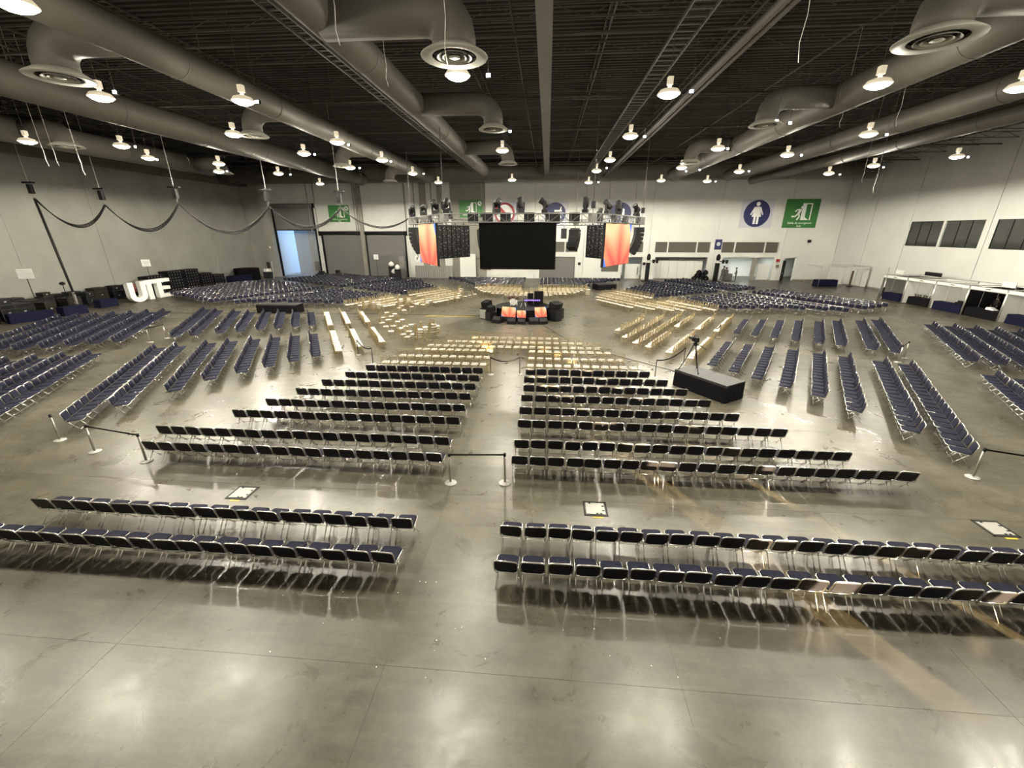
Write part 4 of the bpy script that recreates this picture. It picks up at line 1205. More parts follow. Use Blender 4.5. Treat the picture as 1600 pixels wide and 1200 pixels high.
for c in list(sel):
    if rg.random() < 0.4:
        tops.append((c[0], c[1], c[5], c[3] * 0.8, c[4] * 0.8, rg.uniform(0.3, 0.6), c[6] + 0.1))
for n, c in enumerate(sel):
    kind = ['dark', 'black', 'charcoal', 'dull brown'][n % 4]
    flight_case(*c, label='%s wheeled gear case by the left wall, %s of the floor cases going back' % (kind, ORD[n + 1]), m='brown_case' if n % 4 == 3 else ('dark_case' if n % 2 else 'black'))
for n, c in enumerate(tops):
    flight_case(*c, label='small gear case lying on another by the left wall, %s going back' % ORD[n + 1], m='brown_case' if n % 3 == 0 else 'dark_case', wheels=False)
# long dark-blue draped table in front of the gear, navy crates
for i, (x, y, rz, w) in enumerate([(-42.6, 30.9, 1.2, 2.6), (-42.2, 33.8, 1.45, 1.8), (-43.3, 37.8, 1.5, 1.6)]):
    t = empty('draped_table', (x, y, 0), rz, ['long navy draped table beside the left seating', 'short navy draped table close to the cable sleeve', 'navy draped table just before the big white letters'][i], 'table')
    MB().rbox((0, 0, 0.74), (w, 0.8, 0.05), 0.03).build('tabletop', 'navy_fabric', t)
    vs = []; pts = []
    for (a, b_) in (((-w / 2, -.4), (w / 2, -.4)), ((w / 2, -.4), (w / 2, .4)), ((w / 2, .4), (-w / 2, .4)), ((-w / 2, .4), (-w / 2, -.4))):
        m = max(4, int(math.hypot(b_[0] - a[0], b_[1] - a[1]) / 0.1))
        for k in range(m):
            q = k / m; pts.append((a[0] + (b_[0] - a[0]) * q, a[1] + (b_[1] - a[1]) * q, 0.02 if k % 2 else 0.0))
    N = len(pts)
    for px, py, o in pts: vs += [(px * (1.03 + o), py * (1.03 + o), 0.01), (px, py, 0.73)]
    MB().add(vs, [(2 * k, 2 * ((k + 1) % N), 2 * ((k + 1) % N) + 1, 2 * k + 1) for k in range(N)]).build('cloth', 'navy_fabric', t)
# open metal equipment trolley at the left edge
t = empty('shelf_trolley', (-43.0, 26.6, 0), 0.5, 'open metal shelf trolley loaded with gear at the left edge', 'trolley')
for sx in (-1, 1):
    for sy in (-1, 1): MB().tube([(sx * 0.8, sy * 0.4, 0), (sx * 0.8, sy * 0.4, 1.9)], 0.025, 5).build('upright', 'steel', t)
for z in (0.2, 0.75, 1.3, 1.85): MB().box((0, 0, z), (1.65, 0.85, 0.05)).build('shelf', 'dark_case', t)
for x, z in ((-0.4, 0.22), (0.35, 0.22), (-0.3, 0.78), (0.3, 0.78), (0.0, 1.33)):
    MB().box((x, 0, z + 0.2), (0.55, 0.6, 0.36)).build('stowed_box', 'black', t)
# stacked stage risers further back
def riser_stack(x, y, n, w, label, rz=PI / 2):
    t = empty('stacked_riser', (x, y, 0), rz, label, 'stage deck', 'stacked stage decks')
    for k in range(n):
        z = 0.12 + 0.34 * k
        MB().box((0, 0, z + 0.14), (w, 1.2, 0.28)).build('deck', 'black', t)
        for j in range(int(w / 0.4)):
            MB().box((-w / 2 + 0.2 + j * 0.4, -0.61, z + 0.16), (0.09, 0.02, 0.08)).build('fitting', 'alu', t)
    MB().box((0, 0, 0.06), (w * 0.96, 1.1, 0.12)).build('dolly', 'dark_case', t)
for i, (x, y, n, w) in enumerate([(-46.4, 46.6, 6, 2.4), (-46.3, 49.3, 7, 2.4), (-46.3, 51.7, 7, 2.2), (-46.2, 53.9, 5, 2.0), (-46.1, 55.95, 4, 1.9)]):
    riser_stack(x, y, n, w, 'stack of black stage decks with metal fittings, %s from the big letters' % ORD[i + 1])
# dark draped half-round counters and cleaning gear before the open door
for i, (x, y, r, h, m, lb) in enumerate([(-45.6, 61.8, 1.7, 1.75, 'black_fabric', 'tall black draped round counter by the left wall'), (-44.6, 58.6, 1.6, 0.95, 'navy_fabric', 'low navy draped round counter before the tall black one')]):
    t = empty('draped_counter', (x, y, 0), 0, lb, 'counter')
    MB().lathe([(r, h - 0.04), (r + 0.03, h - 0.02), (r, h), (0.001, h + 0.01)], 32).build('top', m, t)
    N = 64; vs = []
    for k in range(N):
        a = 2 * PI * k / N; q = r * (1.0 + (0.02 if k % 2 else -0.005)); vs += [(q * math.cos(a), q * math.sin(a), 0), (r * math.cos(a), r * math.sin(a), h - 0.03)]
    MB().add(vs, [(2 * k, 2 * ((k + 1) % N), 2 * ((k + 1) % N) + 1, 2 * k + 1) for k in range(N)]).build('cloth', m, t)
t = empty('cleaning_cart', (-43.6, 63.8, 0), 0.3, 'cleaning cart with pale bottles beside the draped counters', 'cart')
MB().box((0, 0, 0.6), (1.2, 0.7, 1.0)).build('body', 'dark_case', t)
for k in range(4): MB().lathe([(0.14, 0), (0.15, 0.3), (0.06, 0.42), (0.05, 0.5)], 10, (-0.4 + 0.27 * k, -0.1, 1.1)).build('bottle', 'letter_white', t)
MB().tube([(0.7, 0, 0), (0.8, 0, 2.6)], 0.03, 5).build('mop_handle', 'letter_white', t)
MB().box((0.2, 0.2, 1.9), (0.5, 0.1, 1.2)).build('board', 'brown_case', t)

# ---- UTE letters
def letter(poly, x, y, rz, label, holes=None):
    b = MB(); b.prism([(u * 1.25, v * 0.9) for u, v in poly], 'y', 0.5)
    o = b.build('big_letter', 'letter_white'); o.location = (x, y, 0); o.rotation_euler = (0, 0, rz)
    return tag(o, label, 'letter', 'standing white letters')
U = []
for k in range(13): a = PI + PI * k / 12; U.append((0.75 + 0.75 * math.cos(a), 0.75 + 0.75 * math.sin(a)))
U += [(1.5, 2.25), (1.05, 2.25)]
for k in range(9): a = -PI * k / 8; U.append((0.75 + 0.30 * math.cos(a), 0.78 + 0.30 * math.sin(a)))
U += [(0.45, 2.25), (0.0, 2.25)]
T_ = [(0.52, 0), (0.98, 0), (0.98, 1.8), (1.5, 1.8), (1.5, 2.25), (0, 2.25), (0, 1.8), (0.52, 1.8)]
E_ = [(0, 0), (1.3, 0), (1.3, 0.42), (0.45, 0.42), (0.45, 0.92), (1.2, 0.92), (1.2, 1.32), (0.45, 1.32), (0.45, 1.83), (1.3, 1.83), (1.3, 2.25), (0, 2.25)]
letter(U, -43.3, 40.05, PI / 2 - 0.05, 'big white letter U standing on the floor by the left wall')
letter(T_, -43.75, 41.9, PI / 2 - 0.05, 'big white letter T standing behind the letter U')
letter(E_, -43.75, 43.85, PI / 2 - 0.05, 'big white letter E partly hidden by the chairs')
t = empty('easel_sign', (-45.2, 42.6, 0), 1.3, 'dull pink cloth panel standing behind the white letters', 'panel')
MB().box((0, 0, 1.2), (0.9, 0.06, 0.9)).build('cloth', 'pink_cloth', t)
for s in (-1, 1): MB().tube([(s * 0.4, 0, 0), (s * 0.4, 0, 0.8)], 0.02, 5).build('leg', 'dark_case', t)

def post_sign(x, y, w, h, zt, label, rz=0.35, n=1):
    t = empty('post_sign', (x, y, 0), rz, label, 'sign', 'white paper signs on posts')
    MB().tube([(0, 0.03, 0), (0, 0.03, zt - 0.1)], 0.025, 6).build('pole', 'dark_case', t)
    MB().lathe([(0.25, 0), (0.25, 0.02), (0.03, 0.05)], 14).build('base', 'dark_case', t)
    for k in range(n):
        MB().box((0, 0, zt - h / 2 - k * (h + 0.03)), (w, 0.02, h)).build('sheet', 'paper', t)
        for q in range(3): MB().box((0, -0.012, zt - h * (0.3 + 0.2 * q) - k * (h + 0.03)), (w * (0.7 - 0.12 * q), 0.006, h * 0.06)).build('print_line', 'alu', t)
post_sign(-46.3, 34.4, 1.15, 0.42, 3.9, 'double white paper sign on a tall post above the gear cases', n=2)
post_sign(-45.6, 45.6, 0.85, 0.75, 4.0, 'single white paper sign on a post behind the white letters')
post_sign(-26.9, 66.3, 0.75, 0.75, 3.6, 'white paper sign on a post before the right grey shutter', rz=0)
t = empty('work_light', (-45.4, 36.3, 0), 0, 'small round black lamp head on a stick above the gear', 'lamp')
MB().tube([(0, 0, 0), (0, 0, 2.3)], 0.03, 6).build('pole', 'dark_case', t); MB().lathe([(0.05, 0), (0.22, 0.08), (0.22, 0.2), (0.1, 0.3)], 12, (0, 0, 2.25)).build('head', 'black', t)

# ================================================================== LOADING DOORS AND DOCK
def shutter(n, x0, x1, z0, z1, yy, housing, label=None):
    d = structure(empty('door_%d' % n, ((x0 + x1) / 2, yy, 0)))
    w = x1 - x0; h = 0.32; z = z0
    me = MB().box((0, 0.02, 0), (w, 0.05, h - 0.025)).mesh('slat', 'shutter_grey')
    while z < z1 - 0.01:
        o = mesh_obj('slat', me, d); o.location = (0, 0, z + h / 2); z += h
    MB().box((0, 0.09, (z0 + z1) / 2), (w, 0.04, z1 - z0)).build('backing', 'shutter_grey', d)
    for s in (-1, 1): MB().box((s * (w / 2 + 0.05), -0.05, (z1 + 0.4) / 2), (0.26, 0.3, z1 + 0.4)).build('guide_rail', 'black', d)
    MB().tube([(-w / 2 - 0.3, -0.2, z1 + 0.25), (w / 2 + 0.3, -0.2, z1 + 0.25)], 0.28, 14).build('roll_housing', housing, d)
    for s in (-1, 1): MB().box((s * (w / 2 + 0.28), -0.25, z1 + 0.2), (0.25, 0.45, 0.7)).build('motor_box', 'black', d)
    MB().box((0, 0.0, z0 + 0.06), (w, 0.12, 0.14)).build('bottom_bar', 'dark_case', d)
    return d
shutter(10, -43.8, -37.1, 7.15, 10.6, YF + 0.15, 'shutter_grey')
shutter(11, -36.1, -29.6, 0.02, 6.5, YF + 0.15, 'dark_case')
shutter(12, -28.9, -22.5, 0.02, 6.5, YF + 0.15, 'dark_case')
# the dock outside
dk = structure(MB().box2((-50, YF + 0.5, 0.02), (-28, YF + 18, 0.05)).build('dock_floor', 'concrete_out'))
structure(MB().box2((-43.4, YF + 4.5, 0), (-40.6, YF + 4.8, 8.4)).build('wall_dock', 'cladding_out'))
for k in range(20): MB().box2((-43.4, YF + 4.42, 0.4 * k + 0.1), (-40.6, YF + 4.5, 0.4 * k + 0.42)).build('cladding_board', 'cladding_out', bpy.data.objects['wall_dock'])
structure(MB().box2((-40.3, YF + 3.2, 0), (-39.0, YF + 4.6, 9.0)).box2((-38.7, YF + 5.5, 0), (-37.8, YF + 6.5, 9.0)).build('wall_dock_pier', 'concrete_out'))
structure(MB().box2((-36.6, YF + 0.5, 0), (-36.2, YF + 9.0, 9.0)).build('wall_dock_side', 'concrete_out'))
structure(MB().box2((-45.4, YF + 0.5, 0), (-45.0, YF + 9.0, 9.0)).build('wall_dock_far_side', 'cladding_out'))
t = empty('pallet_truck', (-38.3, YF + 1.4, 0.05), 0, 'small grey cart standing in the open loading door', 'cart')
MB().box((0, 0, 1.5), (0.9, 0.5, 1.5)).build('box', 'steel', t); MB().tube([(0, 0, 0), (0, 0, 0.8)], 0.06, 6).build('column', 'black', t); MB().box((0, 0, 0.12), (1.2, 0.8, 0.12)).build('base', 'black', t)
t = empty('wall_light', (-44.6, YF - 0.95, 4.6), 0, 'small round pale light on the pillar left of the open door', 'lamp')
MB().lathe([(0.2, 0), (0.2, 0.1)], 12, M=Matrix.Rotation(PI / 2, 3, 'X')).build('rim', 'steel', t); MB().lathe([(0.16, 0.1), (0.001, 0.14)], 12, M=Matrix.Rotation(PI / 2, 3, 'X')).build('glass', 'letter_white', t)
# low bits before the shutters
for i, (px, py, w, h, m, lb) in enumerate([(519, 427, 1.2, 0.7, 'black', 'low black crate before the left grey shutter'), (526, 426, 0.7, 1.0, 'dark_case', 'dark bin before the left grey shutter'), (543, 428, 0.5, 1.2, 'black', 'upright black case before the left grey shutter')]):
    p = at(px, py + 3); flight_case(p.x, YF - 1.2 - 0.4 * i, 0, w, 0.5, h, 0, lb, m)
# stacked chairs and white sacks at the right shutter
t = empty('pallet_stack', (-22.6, YF - 2.0, 0), 0, 'tall stack of pale crates beside the right grey shutter', 'crate stack')
for k in range(8): MB().box((0.03 * (k % 2), 0, 0.25 + 0.42 * k), (0.8, 0.7, 0.38)).build('crate', 'steel', t)
for i, (px, zz, s) in enumerate([(612, 1.9, 0.45), (616, 0.9, 0.5), (621, 1.6, 0.4)]):
    p = atY(px, 420, YF - 2.5 - 0.9 * i)
    t = empty('white_sack', (p.x, p.y, 0), 0, 'pale sack on a dark cart left of the crate stack, %s of three' % ORD[i + 1], 'sack')
    MB().box((0, 0, zz / 2), (0.8, 0.6, zz)).build('cart_box', 'dark_case', t); MB().lathe([(0.2, 0), (s, 0.2), (s * .8, 0.5), (0.1, 0.7)], 10, (0, 0, zz)).build('sack', 'letter_white', t)
# panels standing in a row under the left screen, white board, framed notice
t = empty('panel_rack', (-17.9, YF - 0.9, 0), 0, 'row of grey folded panels leaning below the left orange screen', 'panels')
for k in range(17): MB().box((-2.9 + 0.36 * k, 0, 0.95), (0.3, 0.14, 1.9)).build('folded_panel', 'steel', t)
t = empty('white_board', (-12.4, YF - 1.0, 0), 0, 'large blank white board standing by the taupe wall', 'board')
MB().box((0, 0, 1.9), (2.5, 0.08, 3.6)).build('sheet', 'panel_white', t); MB().box((0, 0.06, 0.06), (2.6, 0.6, 0.12)).build('foot', 'alu', t)
t = empty('fire_cabinet', (-9.5, YF - 0.15, 1.2), 0, 'brown framed fire hose cabinet with pale centre', 'cabinet')
MB().box((0, 0, 0.9), (1.3, 0.25, 1.7)).build('frame', 'wood_brown', t); MB().box((0, -0.14, 0.9), (0.6, 0.03, 1.0)).build('glass', 'paper', t); MB().box((-0.6, -0.1, 1.8), (2.0, 0.2, 0.12)).build('top_ledge', 'wood_brown', t)
t = empty('wall_clock', atY(652, 404, YF - 0.02), 0, 'round white notice on the wall left of the left orange screen', 'sign')
MB().lathe([(0.5, 0), (0.5, 0.05)], 20, M=Matrix.Rotation(PI / 2, 3, 'X')).build('disc', 'paper', t); MB().box((0, -0.07, 0), (0.2, 0.03, 0.4)).build('mark', 'steel', t)
t = empty('emergency_light', (-6.5, YF - 0.2, 4.3), 0, 'twin-headed emergency light left of the dark screen', 'lamp')
MB().box((0, 0, 0), (1.6, 0.3, 0.5)).build('housing', 'panel_white', t)
for s in (-1, 1): MB().lathe([(0.25, 0), (0.3, 0.12)], 12, (s * 0.5, -0.15, 0.4), M=Matrix.Rotation(PI / 2, 3, 'X')).build('lamp_head', 'tube_glow', t)

# ================================================================== WALL BANNERS
def disc(r, n=40, c=(0, 0)): return [(c[0] + r * math.cos(2 * PI * k / n), c[1] + r * math.sin(2 * PI * k / n)) for k in range(n)]
def banner(name, px0, py0, px1, py1, label, cat='sign'):
    a, b = atY(px0, py0, YF), atY(px1, py1, YF)
    w, h = b.x - a.x, a.z - b.z
    t = empty(name, ((a.x + b.x) / 2, YF - 0.03, b.z), 0, label, cat)
    return t, w, h
def exit_banner(px0, py0, px1, py1, label, clock=False, xo=0.0):
    t, w, h = banner('exit_banner', px0, py0, px1, py1, label)
    MB().prism([(-w / 2, 0), (w / 2, 0), (w / 2, h), (-w / 2, h)], 'y', 0.03).build('sheet', 'sign_green', t)
    s = min(w * (0.8 if clock else 1.0), h) / 3.9
    o = (xo, -0.035, h * 0.27)
    door = MB()
    door.prism([(0.0, 0.0), (0.55 * s, 0.0), (0.55 * s, 2.15 * s), (0.0, 2.15 * s)], 'y', 0.02, o)
    door.prism([(0.55 * s, 0.0), (1.15 * s, 0.0), (0.55 * s, 0.42 * s)], 'y', 0.02, o)
    door.prism([(0.0, 2.15 * s), (1.35 * s, 2.15 * s), (1.35 * s, 2.28 * s), (0.0, 2.28 * s)], 'y', 0.02, o)
    door.prism([(1.2 * s, 0.0), (1.35 * s, 0.0), (1.35 * s, 2.15 * s), (1.2 * s, 2.15 * s)], 'y', 0.02, o)
    door.build('door_symbol', 'sign_ink', t)
    man = MB(); th = 0.2 * s
    def limb(pts, r):
        for i in range(len(pts) - 1):
            (x0, z0), (x1, z1) = pts[i], pts[i + 1]; dx, dz = x1 - x0, z1 - z0; L = math.hypot(dx, dz); nx, nz = -dz / L * r, dx / L * r
            man.prism([((x0 + nx) * s, (z0 + nz) * s), ((x0 - nx) * s, (z0 - nz) * s), ((x1 - nx) * s, (z1 - nz) * s), ((x1 + nx) * s, (z1 + nz) * s)], 'y', 0.02, o)
    limb([(-0.18, 1.5), (-0.42, 0.85)], 0.17); limb([(-0.42, 0.9), (-0.2, 0.5), (-0.5, 0.02)], 0.1); limb([(-0.45, 0.85), (-0.8, 0.5), (-1.3, 0.5)], 0.1)
    limb([(-0.2, 1.45), (-0.65, 1.4), (-0.9, 1.15)], 0.08)
    man.prism(disc(0.19 * s, 16, (-0.02 * s, 1.72 * s)), 'y', 0.02, o); man.build('running_figure', 'sign_ink', t)
    for txt, zz, sz in (('Salida de emergencia', h * 0.17, w * 0.085), ('Exit', h * 0.065, w * 0.085)):
        me = text_mesh(txt, sz); me.materials.append(MATS['sign_ink']); ob = mesh_obj('lettering', me, t)
        ob.location = (xo * 0.6, -0.045, zz); ob.rotation_euler = (PI / 2, 0, 0)
    if clock:
        cc = (w * 0.37, h * 0.80)
        MB().prism(disc(h * 0.13, 24, cc), 'y', 0.02, (0, -0.035, 0)).build('round_mark', 'sign_ink', t)
        m2 = MB()
        m2.prism([(cc[0] - .04 * h, cc[1] - .02 * h), (cc[0] + .05 * h, cc[1] - .06 * h), (cc[0] + .06 * h, cc[1] - .03 * h), (cc[0] - .01 * h, cc[1] + .08 * h), (cc[0] - .04 * h, cc[1] + .08 * h)], 'y', 0.02, (0, -0.058, 0))
        m2.build('access_symbol', 'sign_green', t)
exit_banner(1230, 311, 1273, 356, 'green exit banner on the white wall at the far right')
exit_banner(512, 320.5, 548, 347, 'green exit banner above the left grey shutter', True)
exit_banner(717, 312.5, 755, 340, 'green exit banner above the left part of the truss', True)
def round_banner(px0, py0, px1, py1, label, kind):
    t, w, h = banner('round_sign_banner', px0, py0, px1, py1, label)
    MB().prism([(-w / 2, 0), (w / 2, 0), (w / 2, h), (-w / 2, h)], 'y', 0.03).build('sheet', 'sign_pale', t)
    R = min(w, h) * 0.47; c = (0, h / 2); o = (0, -0.035, 0)
    if kind == 'no':
        ring = disc(R, 40, c); inner = disc(R * 0.8, 40, c)
        b = MB()
        for k in range(40):
            q = (k + 1) % 40; b.prism([ring[k], ring[q], inner[q], inner[k]], 'y', 0.02, o)
        d = R * 0.62; b.prism([(c[0] - d - .1 * R, c[1] + d - .1 * R), (c[0] - d + .1 * R, c[1] + d + .1 * R), (c[0] + d + .1 * R, c[1] - d + .1 * R), (c[0] + d - .1 * R, c[1] - d - .1 * R)], 'y', 0.02, o)
        b.build('prohibition_ring', 'sign_red', t)
        MB().prism(disc(R * 0.78, 32, c), 'y', 0.008, o).build('white_disc', 'sign_ink', t)
        MB().prism([(-0.5 * R, h / 2 - .1 * R), (0.35 * R, h / 2 - .1 * R), (0.35 * R, h / 2 + .08 * R), (-0.5 * R, h / 2 + .08 * R)], 'y', 0.012, o).build('symbol', 'black', t)
        return
    MB().prism(disc(R, 40, c), 'y', 0.02, o).build('blue_disc', 'sign_blue', t)
    o2 = (0, -0.058, 0); b = MB(); s = R
    if kind == 'woman':
        b.prism(disc(0.15 * s, 20, (0, h / 2 + 0.70 * s)), 'y', 0.02, o2)
        b.prism([(-0.16 * s, h / 2 + .5 * s), (0.16 * s, h / 2 + .5 * s), (0.36 * s, h / 2 - .24 * s), (-0.36 * s, h / 2 - .24 * s)], 'y', 0.02, o2)
        for q in (-1, 1):
            b.prism([(q * .2 * s, h / 2 + .5 * s), (q * .26 * s, h / 2 + .46 * s), (q * .5 * s, h / 2 - .08 * s), (q * .42 * s, h / 2 - .12 * s), (q * .18 * s, h / 2 + .3 * s)][::q], 'y', 0.02, o2)
            b.prism([(q * .04 * s, h / 2 - .24 * s), (q * .20 * s, h / 2 - .24 * s), (q * .20 * s, h / 2 - .78 * s), (q * .04 * s, h / 2 - .78 * s)][::q], 'y', 0.02, o2)
    elif kind == 'tap':
        b.prism([(-0.1 * s, h / 2 + .15 * s), (0.62 * s, h / 2 + .15 * s), (0.62 * s, h / 2 + .32 * s), (-0.1 * s, h / 2 + .32 * s)], 'y', 0.02, o2)
        b.prism([(0.4 * s, h / 2 + .32 * s), (0.55 * s, h / 2 + .32 * s), (0.6 * s, h / 2 + .6 * s), (0.5 * s, h / 2 + .6 * s)], 'y', 0.02, o2)
        b.prism([(0.1 * s, h / 2 - .4 * s), (0.6 * s, h / 2 - .4 * s), (0.5 * s, h / 2 - .1 * s), (0.2 * s, h / 2 - .1 * s)], 'y', 0.02, o2)
    else:
        b.prism(disc(0.15 * s, 20, (0.2 * s, h / 2 + 0.3 * s)), 'y', 0.02, o2)
        b.prism([(0.08 * s, h / 2 + .18 * s), (0.34 * s, h / 2 + .18 * s), (0.34 * s, h / 2 - .6 * s), (0.08 * s, h / 2 - .6 * s)], 'y', 0.02, o2)
    b.build('symbol', 'sign_ink', t)
round_banner(1161, 311, 1203, 356, 'blue round women-room banner on the right of the white wall', 'woman')
round_banner(848, 315, 887, 352, 'blue round banner above the middle of the truss', 'tap')
round_banner(949, 315, 990, 352, 'blue round banner above the right part of the truss', 'figure')
round_banner(770, 315, 807, 352, 'red ring prohibition banner behind the truss', 'no')
t, w, h = banner('door_sign', 1118, 374, 1126, 390, 'small blue door sign between the two bays')
MB().prism([(-w / 2, 0), (w / 2, 0), (w / 2, h), (-w / 2, h)], 'y', 0.1).build('plate', 'sign_blue', t)
MB().prism(disc(w * 0.28, 16, (0, h * 0.55)), 'y', 0.02, (0, -0.1, 0)).build('symbol', 'sign_pale', t)
for i, (px, py, m) in enumerate([(1264, 377, 'black'), (1215, 407, 'sign_red'), (1214, 416, 'steel'), (905, 412, 'dark_case'), (1006, 412, 'dark_case')]):
    p = atY(px, py, YF)
    t = empty('wall_fitting', p, 0, ['small black camera on the wall below the right exit banner', 'small dark alarm box left of the far right door', 'small switch box under the alarm box', 'dark notice plate right of the dark screen', 'round fitting beside the left light tower'][i], 'wall fitting')
    MB().box((0, -0.12, 0), (0.4, 0.24, 0.4)).build('body', m, t); MB().tube([(0, 0, -0.2), (0, 0, -0.5)], 0.05, 5).build('conduit', 'alu', t)

# ================================================================== LIGHT TOWERS, PEOPLE AND TABLE AT THE FAR RIGHT
def tower(px, label):
    p = atY(px, 437, 64.5)
    t = empty('light_tower', (p.x, 64.5, 0), 0, label, 'light tower', 'light towers at the far right')
    MB().box((0, 0, 1.35), (0.5, 0.5, 2.7)).build('column', 'black', t); MB().box((0, 0, 0.06), (1.4, 1.0, 0.12)).build('base', 'black', t)
    MB().lathe([(0.1, 2.7), (0.1, 3.1)], 10).build('spigot', 'wire_white', t)
    MB().lathe([(0.2, 0.0), (0.3, 0.3), (0.25, 0.7), (0.1, 0.9)], 12, (0, 0, 3.05)).build('lamp_head', 'black', t)
    MB().tube([(0.2, 0, 2.95), (1.3, 0, 2.9)], 0.05, 5).build('arm', 'black', t)
    for x in (0.75, 1.25): MB().lathe([(0.15, -0.25), (0.22, 0.25)], 10, (x, 0, 2.9)).build('side_lamp', 'black', t)
tower(1010, 'black light tower left of the white folding partition')
tower(1117, 'black light tower left of the gathering people')

def person(x, y, rz, h, cloth, label, lean=0.0):
    """one continuous skinned body with a dark-haired head"""
    k = h / 1.75
    V = [(0, 0, .95), (0, 0, 1.15), (0, 0.01, 1.38), (0, 0.02, 1.5), (0, 0.02, 1.58), (0, 0.03, 1.66),
         (.09, 0, .9), (.11, 0.02, .5), (.11, 0, .08), (.11, .12, .03), (-.09, 0, .9), (-.11, 0.02, .5), (-.11, 0, .08), (-.11, .12, .03),
         (.19, 0, 1.4), (.25, 0.02, 1.14), (.22, .18, .98), (.20, .26, .95), (-.19, 0, 1.4), (-.25, 0.02, 1.14), (-.22, .18, .98), (-.20, .26, .95)]
    E_ = [(0, 1), (1, 2), (2, 3), (3, 4), (4, 5), (0, 6), (6, 7), (7, 8), (8, 9), (0, 10), (10, 11), (11, 12), (12, 13), (2, 14), (14, 15), (15, 16), (16, 17), (2, 18), (18, 19), (19, 20), (20, 21)]
    Rr = [.15, .14, .15, .06, .08, .10, .09, .065, .045, .04, .09, .065, .045, .04, .06, .045, .035, .03, .06, .045, .035, .03]
    me = bpy.data.meshes.new('body'); me.from_pydata([(a * k, (b + lean * max(0, c - .95)) * k, c * k) for a, b, c in V], E_, [])
    t = bpy.data.objects.new('person', me); COL.objects.link(t)
    m = t.modifiers.new('skin', 'SKIN'); sv = me.skin_vertices[0].data
    for i, r in enumerate(Rr): sv[i].radius = (r * k, r * k)
    sv[0].use_root = True
    s = t.modifiers.new('sub', 'SUBSURF'); s.levels = 1; s.render_levels = 1
    bpy.context.view_layer.update()
    m2 = bpy.data.meshes.new_from_object(t.evaluated_get(bpy.context.evaluated_depsgraph_get()))
    t.modifiers.clear(); t.data = m2; m2.materials.clear(); m2.materials.append(MATS[cloth]); m2.materials.append(MATS['skin'])
    for p in m2.polygons:
        c = p.center; p.material_index = 1 if c.z > 1.5 * k or (c.z < 1.0 * k and abs(c.x) > .17 * k and c.y > .2 * k) else 0
    t.location = (x, y, 0); t.rotation_euler = (0, 0, rz); tag(t, label, 'person')
    hr = MB().lathe([(0.115 * k, 1.62 * k), (0.125 * k, 1.68 * k), (0.10 * k, 1.76 * k), (0.001, 1.80 * k)], 12, (0, (0.01 + lean * .7) * k, 0)).build('hair', 'hair', t)
PX = [(1125.5, 1.85, 'grey_cloth', 'person in grey bending toward the table, nearest the tower', -1.2, 0.25), (1130.5, 1.7, 'grey_cloth', 'person in grey standing second from the tower', -0.8, 0.1),
      (1139, 1.55, 'grey_cloth', 'person in dark clothes standing behind the table', 3.1, 0.0), (1147.5, 1.7, 'grey_cloth', 'person in dark clothes standing right of the table', 1.3, 0.05)]
TY = 66.6
for px, h, cl, lb, rz, ln in PX:
    p = atY(px, 436, TY); person(p.x, TY + (1.3 if px == 1139 else -0.3), rz, h * 1.15, cl, lb, ln)
p = atY(1138, 436, TY - 0.2)
t = empty('meeting_table', (p.x, TY + 0.25, 0), 0, 'dark cloth-covered table between the standing people', 'table')
MB().rbox((0, 0, 1.0), (1.15, 0.8, 0.06), 0.05).build('tabletop', 'grey_cloth', t); MB().rbox((0, 0, 0.5), (1.1, 0.75, 0.96), 0.05).build('cloth', 'grey_cloth', t)
# dark equipment inside a small white booth at the partition
p = atY(1094, 436, 66.4)
t = empty('equipment_pile', (p.x, 66.4, 0), 0, 'pile of black bags in the small frame before the partition', 'bags')
for i in range(7): MB().lathe([(0.25, 0), (0.42, 0.2), (0.38, 0.5), (0.1, 0.7)], 10, (-0.9 + 0.3 * i, random.uniform(-.2, .2), 0.45 * (i % 3))).build('bag', 'black', t)

# ================================================================== EXHIBITION BOOTHS BY THE RIGHT WALL
BX0, BX1 = 36.9, 40.6
def booth(y0, y1, x0, label, back='panel_white', fascia=True, tb=True):
    """shell booth open towards the hall (-x); y0 < y1"""
    t = empty('shell_booth', (x0, (y0 + y1) / 2, 0), 0, label, 'booth', 'shell booths along the right wall')
    hw = (y1 - y0) / 2; D = BX1 - x0; H = 2.6
    for y in (-hw, hw):
        for x in (0, D): MB().tube([(x, y, 0), (x, y, H)], 0.035, 8).build('post', 'alu', t)
    for z in (H - 0.02, H - 0.32):
        MB().box((0, 0, z), (0.05, 2 * hw, 0.05)).build('beam', 'alu', t)
    for y in (-hw, hw): MB().box((D / 2, y, H - 0.02), (D, 0.05, 0.05)).build('beam', 'alu', t)
    MB().box((D, 0, H - 0.02), (0.05, 2 * hw, 0.05)).build('beam', 'alu', t)
    n = 3
    for k in range(n):
        yy = -hw + (k + 0.5) * 2 * hw / n
        MB().box((D, yy, 1.25), (0.03, 2 * hw / n - 0.04, 2.45)).build('wall_panel', back, t)
    for k in range(3):
        MB().box(((k + 0.5) * D / 3, hw, 1.25), (D / 3 - 0.04, 0.03, 2.45)).build('wall_panel', back, t)
    if fascia:
        MB().box((-0.01, 0, H - 0.17), (0.03, 2 * hw - 0.08, 0.28)).build('fascia', 'panel_white', t)
        MB().box((-0.03, 0.0, H - 0.17), (0.012, 0.4, 0.06)).build('name_strip', 'dark_case', t)
    return t
